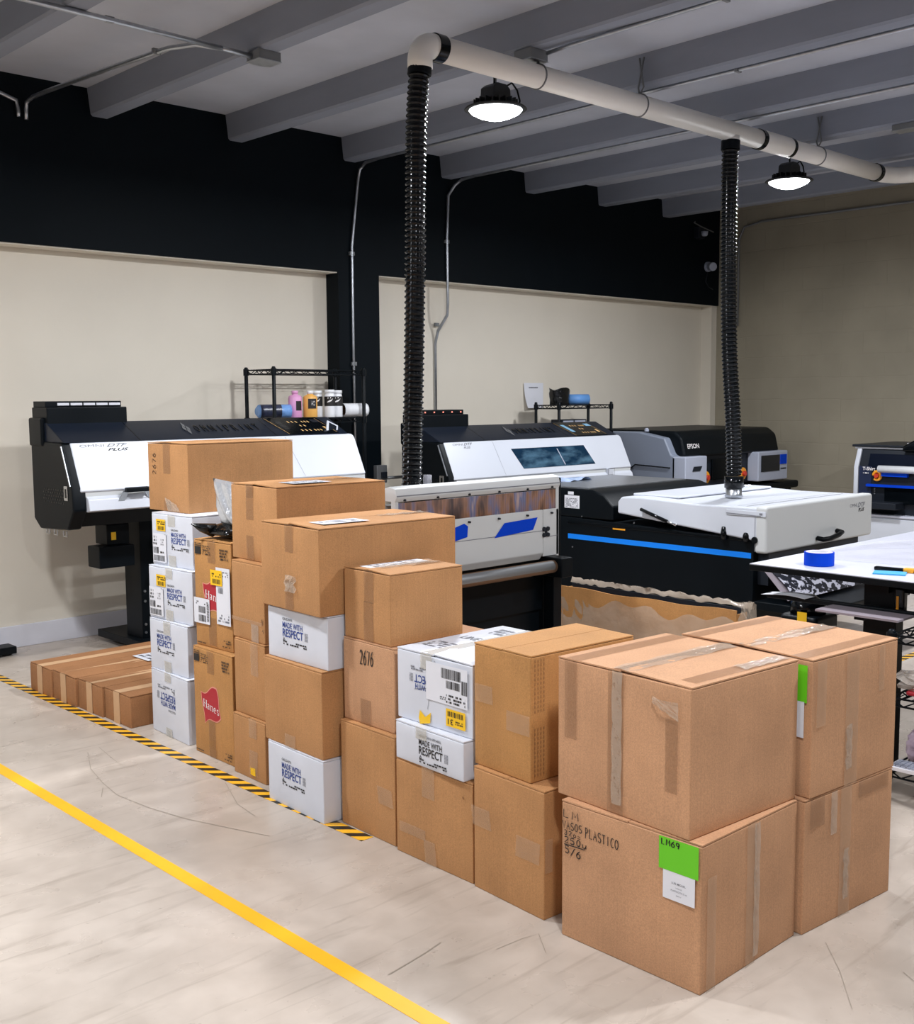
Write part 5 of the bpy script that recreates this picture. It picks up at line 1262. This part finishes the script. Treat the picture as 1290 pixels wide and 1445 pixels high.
prof = [(9.03-ox, 0), (9.0-ox, .15), (9.0-ox, .38), (9.06-ox, .54), (9.75-ox, .54), (9.75-ox, 0)]
MB().prism([(x, z_) for x, z_ in prof], 2.95-oy, 4.52-oy, 'y').build('printer_body', K['charcoal'], t, bevel=.01)
MB().prism([(9.035-ox, 0), (8.99-ox, .15), (8.99-ox, .39), (9.055-ox, .555), (9.76-ox, .555), (9.76-ox, 0)], 4.52-oy, 4.56-oy, 'y').build('side_trim', K['machine_white'], t, bevel=.008)
Bt(9.05, 9.8, 2.95, 4.58, 1.045, 1.06).build('top_trim', K['machine_white'], t)
Bt(9.03, 9.8, 2.95, 4.60, 1.06, 1.08).build('top_cover', K['charcoal'], t, bevel=.006)
Bt(9.2, 9.5, 3.95, 4.2, 1.08, 1.094).build('top_papers', K['label'], t)
MB().prism([(4.15-oy, 1.075-oz), (4.05-oy, 1.13-oz), (3.9-oy, 1.14-oz), (3.3-oy, 1.14-oz), (3.3-oy, 1.06-oz), (4.15-oy, 1.03-oz)], 9.0-ox, 9.4-ox).build('carriage_cover', K['black_gloss'], t, bevel=.015)
MB().tube([(8.99-ox, 3.98-oy, 1.06-oz), (8.98-ox, 3.95-oy, 1.11-oz), (8.98-ox, 3.85-oy, 1.135-oz), (8.98-ox, 3.5-oy, 1.14-oz)], .022, 10).build('cable_tube', K['machine_white'], t, smooth=True)
MB().prism([(8.995-ox, .37), (9.04-ox, .50), (9.06-ox, .50), (9.02-ox, .37)], 3.1-oy, 4.44-oy, 'y').build('front_window', mat('dark_navy_glass', (14, 20, 34), .08), t)
Bt(8.99, 9.0, 4.40, 4.51, .55, .90).build('navy_panel', K['navy_panel'], t)
fx = 8.996-ox
mb = MB(); text_in(mb, 'T-Shirt', 0, 1, 0, 1, lambda u, v: (fx-.014, 4.475-oy-.11*u, .868-oz+.028*v), .02); smudge(mb, 0, .8, 0, 1, lambda u, v: (fx-.014, 4.47-oy-.06*u, .84-oz+.016*v), 1, 5, .9); mb.build('model_lettering', K['white_ink'], t)
MB().cyl((8.95-ox, 4.32-oy, .885-oz), (8.95-ox, 2.95-oy, .885-oz), .03, 20).build('white_tube', K['white_bottle'], t, smooth=True)
Bt(8.955, 8.99, 4.08, 4.30, .825, .855).build('blue_tape_strip', K['blue_tape'], t)
Bt(8.955, 8.99, 2.95, 4.43, .735, .755).build('blue_tape_strip', K['blue_tape'], t)
MB().tube([(8.99-ox, 4.35-oy+.032*math.cos(a), .825-oz+.036*math.sin(a)) for a in [i*2*PI/16 for i in range(15)]], .013, 10).build('orange_ring', K['orange'], t, smooth=True)
MB().cyl((8.965-ox, 4.35-oy, .825-oz), (8.99-ox, 4.35-oy, .825-oz), .018, 14).build('stop_button', K['red_button'], t)
Bt(8.985, 9.0, 3.0, 4.28, .60, .73).build('platen_bay', K['black_gloss'], t)
Bt(8.85, 9.02, 4.12, 4.45, .56, .615).build('front_tray', K['charcoal'], t, bevel=.006)
mb = MB(); [mb.cyl((fx-.004, 4.37-oy, z_-oz), (fx, 4.37-oy, z_-oz), .006, 8) for z_ in (.675, .695, .715)]; mb.build('indicator_dots', K['steel'], t)

# ------------------------------------------------------------------ white-topped table with its bits and pieces
TZ = .80
t = thing('work_table', 'white-topped table with black edge and black legs at the right', 'table', (5.0, 1.7, 0))
ox, oy = 5.0, 1.7
MB().box(4.097-ox, 6.2-ox, .55-oy, 2.529-oy, TZ-.028, TZ-.003).build('table_edge', K['black'], t, bevel=.003)
MB().box(4.099-ox, 6.198-ox, .552-oy, 2.527-oy, TZ-.003, TZ).build('table_top', K['table_white'], t)
for x, y in ((4.25, 1.962), (5.85, 1.962), (4.25, .8), (5.85, .8)):
    lg = MB().box(x-ox, x+.07-ox, y-oy, y+.135-oy, .0, TZ-.028).build('leg', K['black'], t, bevel=.004)
MB().box(4.22-ox, 5.95-ox, 1.98-oy, 2.08-oy, TZ-.075, TZ-.028).build('apron_rail', K['black'], t)
MB().box(4.27-ox, 4.30-ox, .9-oy, 2.0-oy, TZ-.075, TZ-.028).build('apron_rail', K['black'], t)
ct = MB().box(4.235-ox, 4.27-ox, 1.925-oy, 1.965-oy, .64, .745).build('switch_unit', K['black_gloss'], t, bevel=.006)
MB().box(4.233-ox, 4.236-ox, 1.945-oy, 1.955-oy, .655, .715).build('orange_strip', K['orange'], ct)
MB().box(4.19-ox, 4.215-ox, 1.4-oy, 2.5-oy, .648, .668).build('cross_bar', K['black'], t, bevel=.003)
MB().box(4.035-ox, 4.175-ox, 1.855-oy, 2.19-oy, .652, .660).build('lower_board', K['lavender'], t)
MB().box(4.06-ox, 4.24-ox, 2.0-oy, 2.04-oy, .636, .652).build('board_support', K['black'], t)
t = thing('tape_roll', 'roll of blue masking tape on the white table', 'tape', (4.255, 2.297, TZ))
def ring(r0, r1, z0, z1, seg=40):
    mb = MB(); mb.lathe([(r0, z0), (r1, z0), (r1, z1), (r0, z1)], seg=seg); 
    return mb
mb = MB(); n = 40
prof_ = [(.040, .001), (.060, .001), (.060, .055), (.040, .055)]
rings = [[mb.bm.verts.new((r*math.cos(2*PI*k/n), r*math.sin(2*PI*k/n), z)) for k in range(n)] for r, z in prof_]
for a, c_ in zip(rings, rings[1:]+rings[:1]):
    for k in range(n): mb.bm.faces.new([a[k], a[(k+1) % n], c_[(k+1) % n], c_[k]])
mb.build('tape_wind', K['blue_tape'], t, smooth=False)
mb = MB(); prof_ = [(.037, .0), (.040, .0), (.040, .056), (.037, .056)]
rings = [[mb.bm.verts.new((r*math.cos(2*PI*k/n), r*math.sin(2*PI*k/n), z)) for k in range(n)] for r, z in prof_]
for a, c_ in zip(rings, rings[1:]+rings[:1]):
    for k in range(n): mb.bm.faces.new([a[k], a[(k+1) % n], c_[(k+1) % n], c_[k]])
mb.build('card_core', K['label'], t)
mb = MB()
for k in range(n):
    a, c_ = 2*PI*k/n, 2*PI*(k+1)/n
    mb.quad(*[(r*math.cos(q_), r*math.sin(q_), .0556) for r, q_ in ((.040, a), (.054, a), (.054, c_), (.040, c_))])
mb.build('side_label', mat('red_white_ring_label', (214, 190, 196), .5, var=.25, scale=28), t)
t = thing('utility_knife', 'black and orange utility knife on the white table beside a blue card', 'knife', (4.30, 1.99, TZ), -1.45)
MB().box(-.085, .03, -.012, .012, 0, .016).build('handle', K['black_gloss'], t, bevel=.005)
MB().box(.03, .07, -.014, .014, 0, .019).build('slider', K['orange'], t, bevel=.005)
MB().box(.07, .10, -.011, .011, 0, .016).build('handle_end', K['black_gloss'], t, bevel=.005)
t = thing('note_card', 'light blue card lying on the white table under the knife', 'card', (4.235, 1.985, TZ+.0005), .35)
MB().box(-.04, .04, -.06, .06, 0, .005).build('card_stack', K['card_blue'], t)
t = thing('film_sheet', 'creased clear film sheet spread over the white table', 'plastic film', (4.9, 1.9, TZ+.001))
rr = random.Random(9)
mb = MB(); mb.grid(lambda u, v: (-.42+.95*u+.05*math.sin(v*5), -.55+1.05*v+.08*math.sin(u*4), .003+.008*max(0, math.sin(u*9+v*6+1.5*math.sin(v*7)))**3+.004*math.sin(u*21)*math.sin(v*17)**2), 40, 40); mb.build('sheet', K['film_sheet'], t, smooth=True)

t = thing('paper_strip', 'white paper strip lying on the black bar under the table corner', 'paper', (4.2, 2.4, .6685))
MB().grid(lambda u, v: (-.05+.09*u, -.10+.2*v, .002+.006*math.sin(v*4)), 3, 8).build('strip', K['label'], t, solid=.001)
t = thing('film_winder', 'small black winder unit with a yellow tag on the floor beneath the table corner', 'winder', (4.98, 2.74, 0))
MB().box(-.10, .12, -.10, .10, 0, .44).build('housing', K['black'], t, bevel=.02)
MB().lathe([(.004, 0), (.085, 0), (.085, .05), (.03, .09), (.004, .09)], (.0, 0, .44), 20).build('motor_cap', K['black_gloss'], t, smooth=True)
mb = MB(); rect(mb, -.055, -.005, .39, .46, lambda u, v: (-.102, -u-.055, v)); mb.build('yellow_tag', K['yellow_label'], t)

# ------------------------------------------------------------------ wire rack under the table at the right edge
t = wire_shelf('black wire rack with bags and white boxes at the right edge beneath the table', 3.965, 4.42, 1.0, 1.843, [.115, .385, .62], .635, .014, 'wire_rack', 'black wire shelves')
t = thing('plastic_bag', 'clear crumpled plastic bag on the middle deck of the wire rack', 'plastic bag', (4.06, 1.72, .39))
rr = random.Random(11)
def blob(sx, sy, sz, j=.012, n=14):
    mb = MB(); Jn = [[rr.uniform(-j, j) for _ in range(n+1)] for _ in range(n+1)]
    def f(u, v):
        a = 2*PI*(u if u < 1 else 0); e = PI*v; d = Jn[int(round(u*n)) % n][int(round(v*n))] if 0 < v < 1 else 0
        return ((sx+d)*math.cos(a)*math.sin(e), (sy+d)*math.sin(a)*math.sin(e), sz+(sz+d*.5)*-math.cos(e))
    mb.grid(f, n, n); bmesh.ops.remove_doubles(mb.bm, verts=mb.bm.verts, dist=.0005); return mb
blob(.09, .14, .05, .016).build('bag_body', clear_film('grey_plastic_bag', (170, 160, 150), .6, .12, 1.0, 30), t)
MB().box(-.06, .06, -.10, .08, .003, .02).build('red_contents', K['red_ink'], t, bevel=.006)
t = thing('folded_garment', 'dark blue folded garment on the lower deck of the wire rack', 'garment', (4.22, 1.64, .121))
blob(.085, .16, .10, .01).build('fabric', K['navy_bin'], t, smooth=True)
t = thing('plastic_bag', 'mauve plastic bag slumped at the front of the wire rack', 'plastic bag', (4.09, 1.80, .121))
blob(.022, .03, .06, .008).build('bag_body', K['mauve_bag'], t, smooth=True)
t = thing('keyboard_box', 'white carton with blue edge on the lower deck of the wire rack', 'box', (4.04, 1.58, .121))
MB().box(-.05, .06, -.13, .02, 0, .13).build('box_body', K['label'], t, bevel=.003)
mb = MB(); stroke(mb, [(-.12, .04), (-.05, .09), (.015, .1)], .008, lambda u, v: (-.0515, u, v)); mb.build('blue_print', K['navy_ink'], t)
t = thing('computer_keyboard', 'white keyboard leaning out of the wire rack at the right edge', 'keyboard', (3.985, 1.76, .121), 0)
Mk = Matrix.Translation((0, 0, 0)) @ Matrix.Rotation(-.02, 4, 'Y')
MB().box(-.05, .045, -.16, .07, 0, .016, Mk).build('keyboard_body', K['label'], t, bevel=.003)
mb = MB()
for i in range(11):
    for k in range(4): mb.box(-.043+.02*k, -.028+.02*k, -.15+.0195*i, -.135+.0195*i, .016, .021, Mk)
mb.build('keys', K['machine_lightgrey'], t)
# foot of a stand poking in at the left edge
t = thing('stand_foot', 'black stand foot at the very left edge against the baseboard', 'stand', (2.52, 6.56, 0))
MB().box(-.3, .10, -.04, .08, .012, .055).build('foot_bar', K['black'], t, bevel=.006)
for x in (-.25, .06): MB().cyl((x, .02, 0), (x, .02, .012), .03, 12).build('foot_pad', K['black_gloss'], t)
MB().box(-.3, -.22, -.01, .05, .055, .8).build('upright', K['black'], t, bevel=.004)
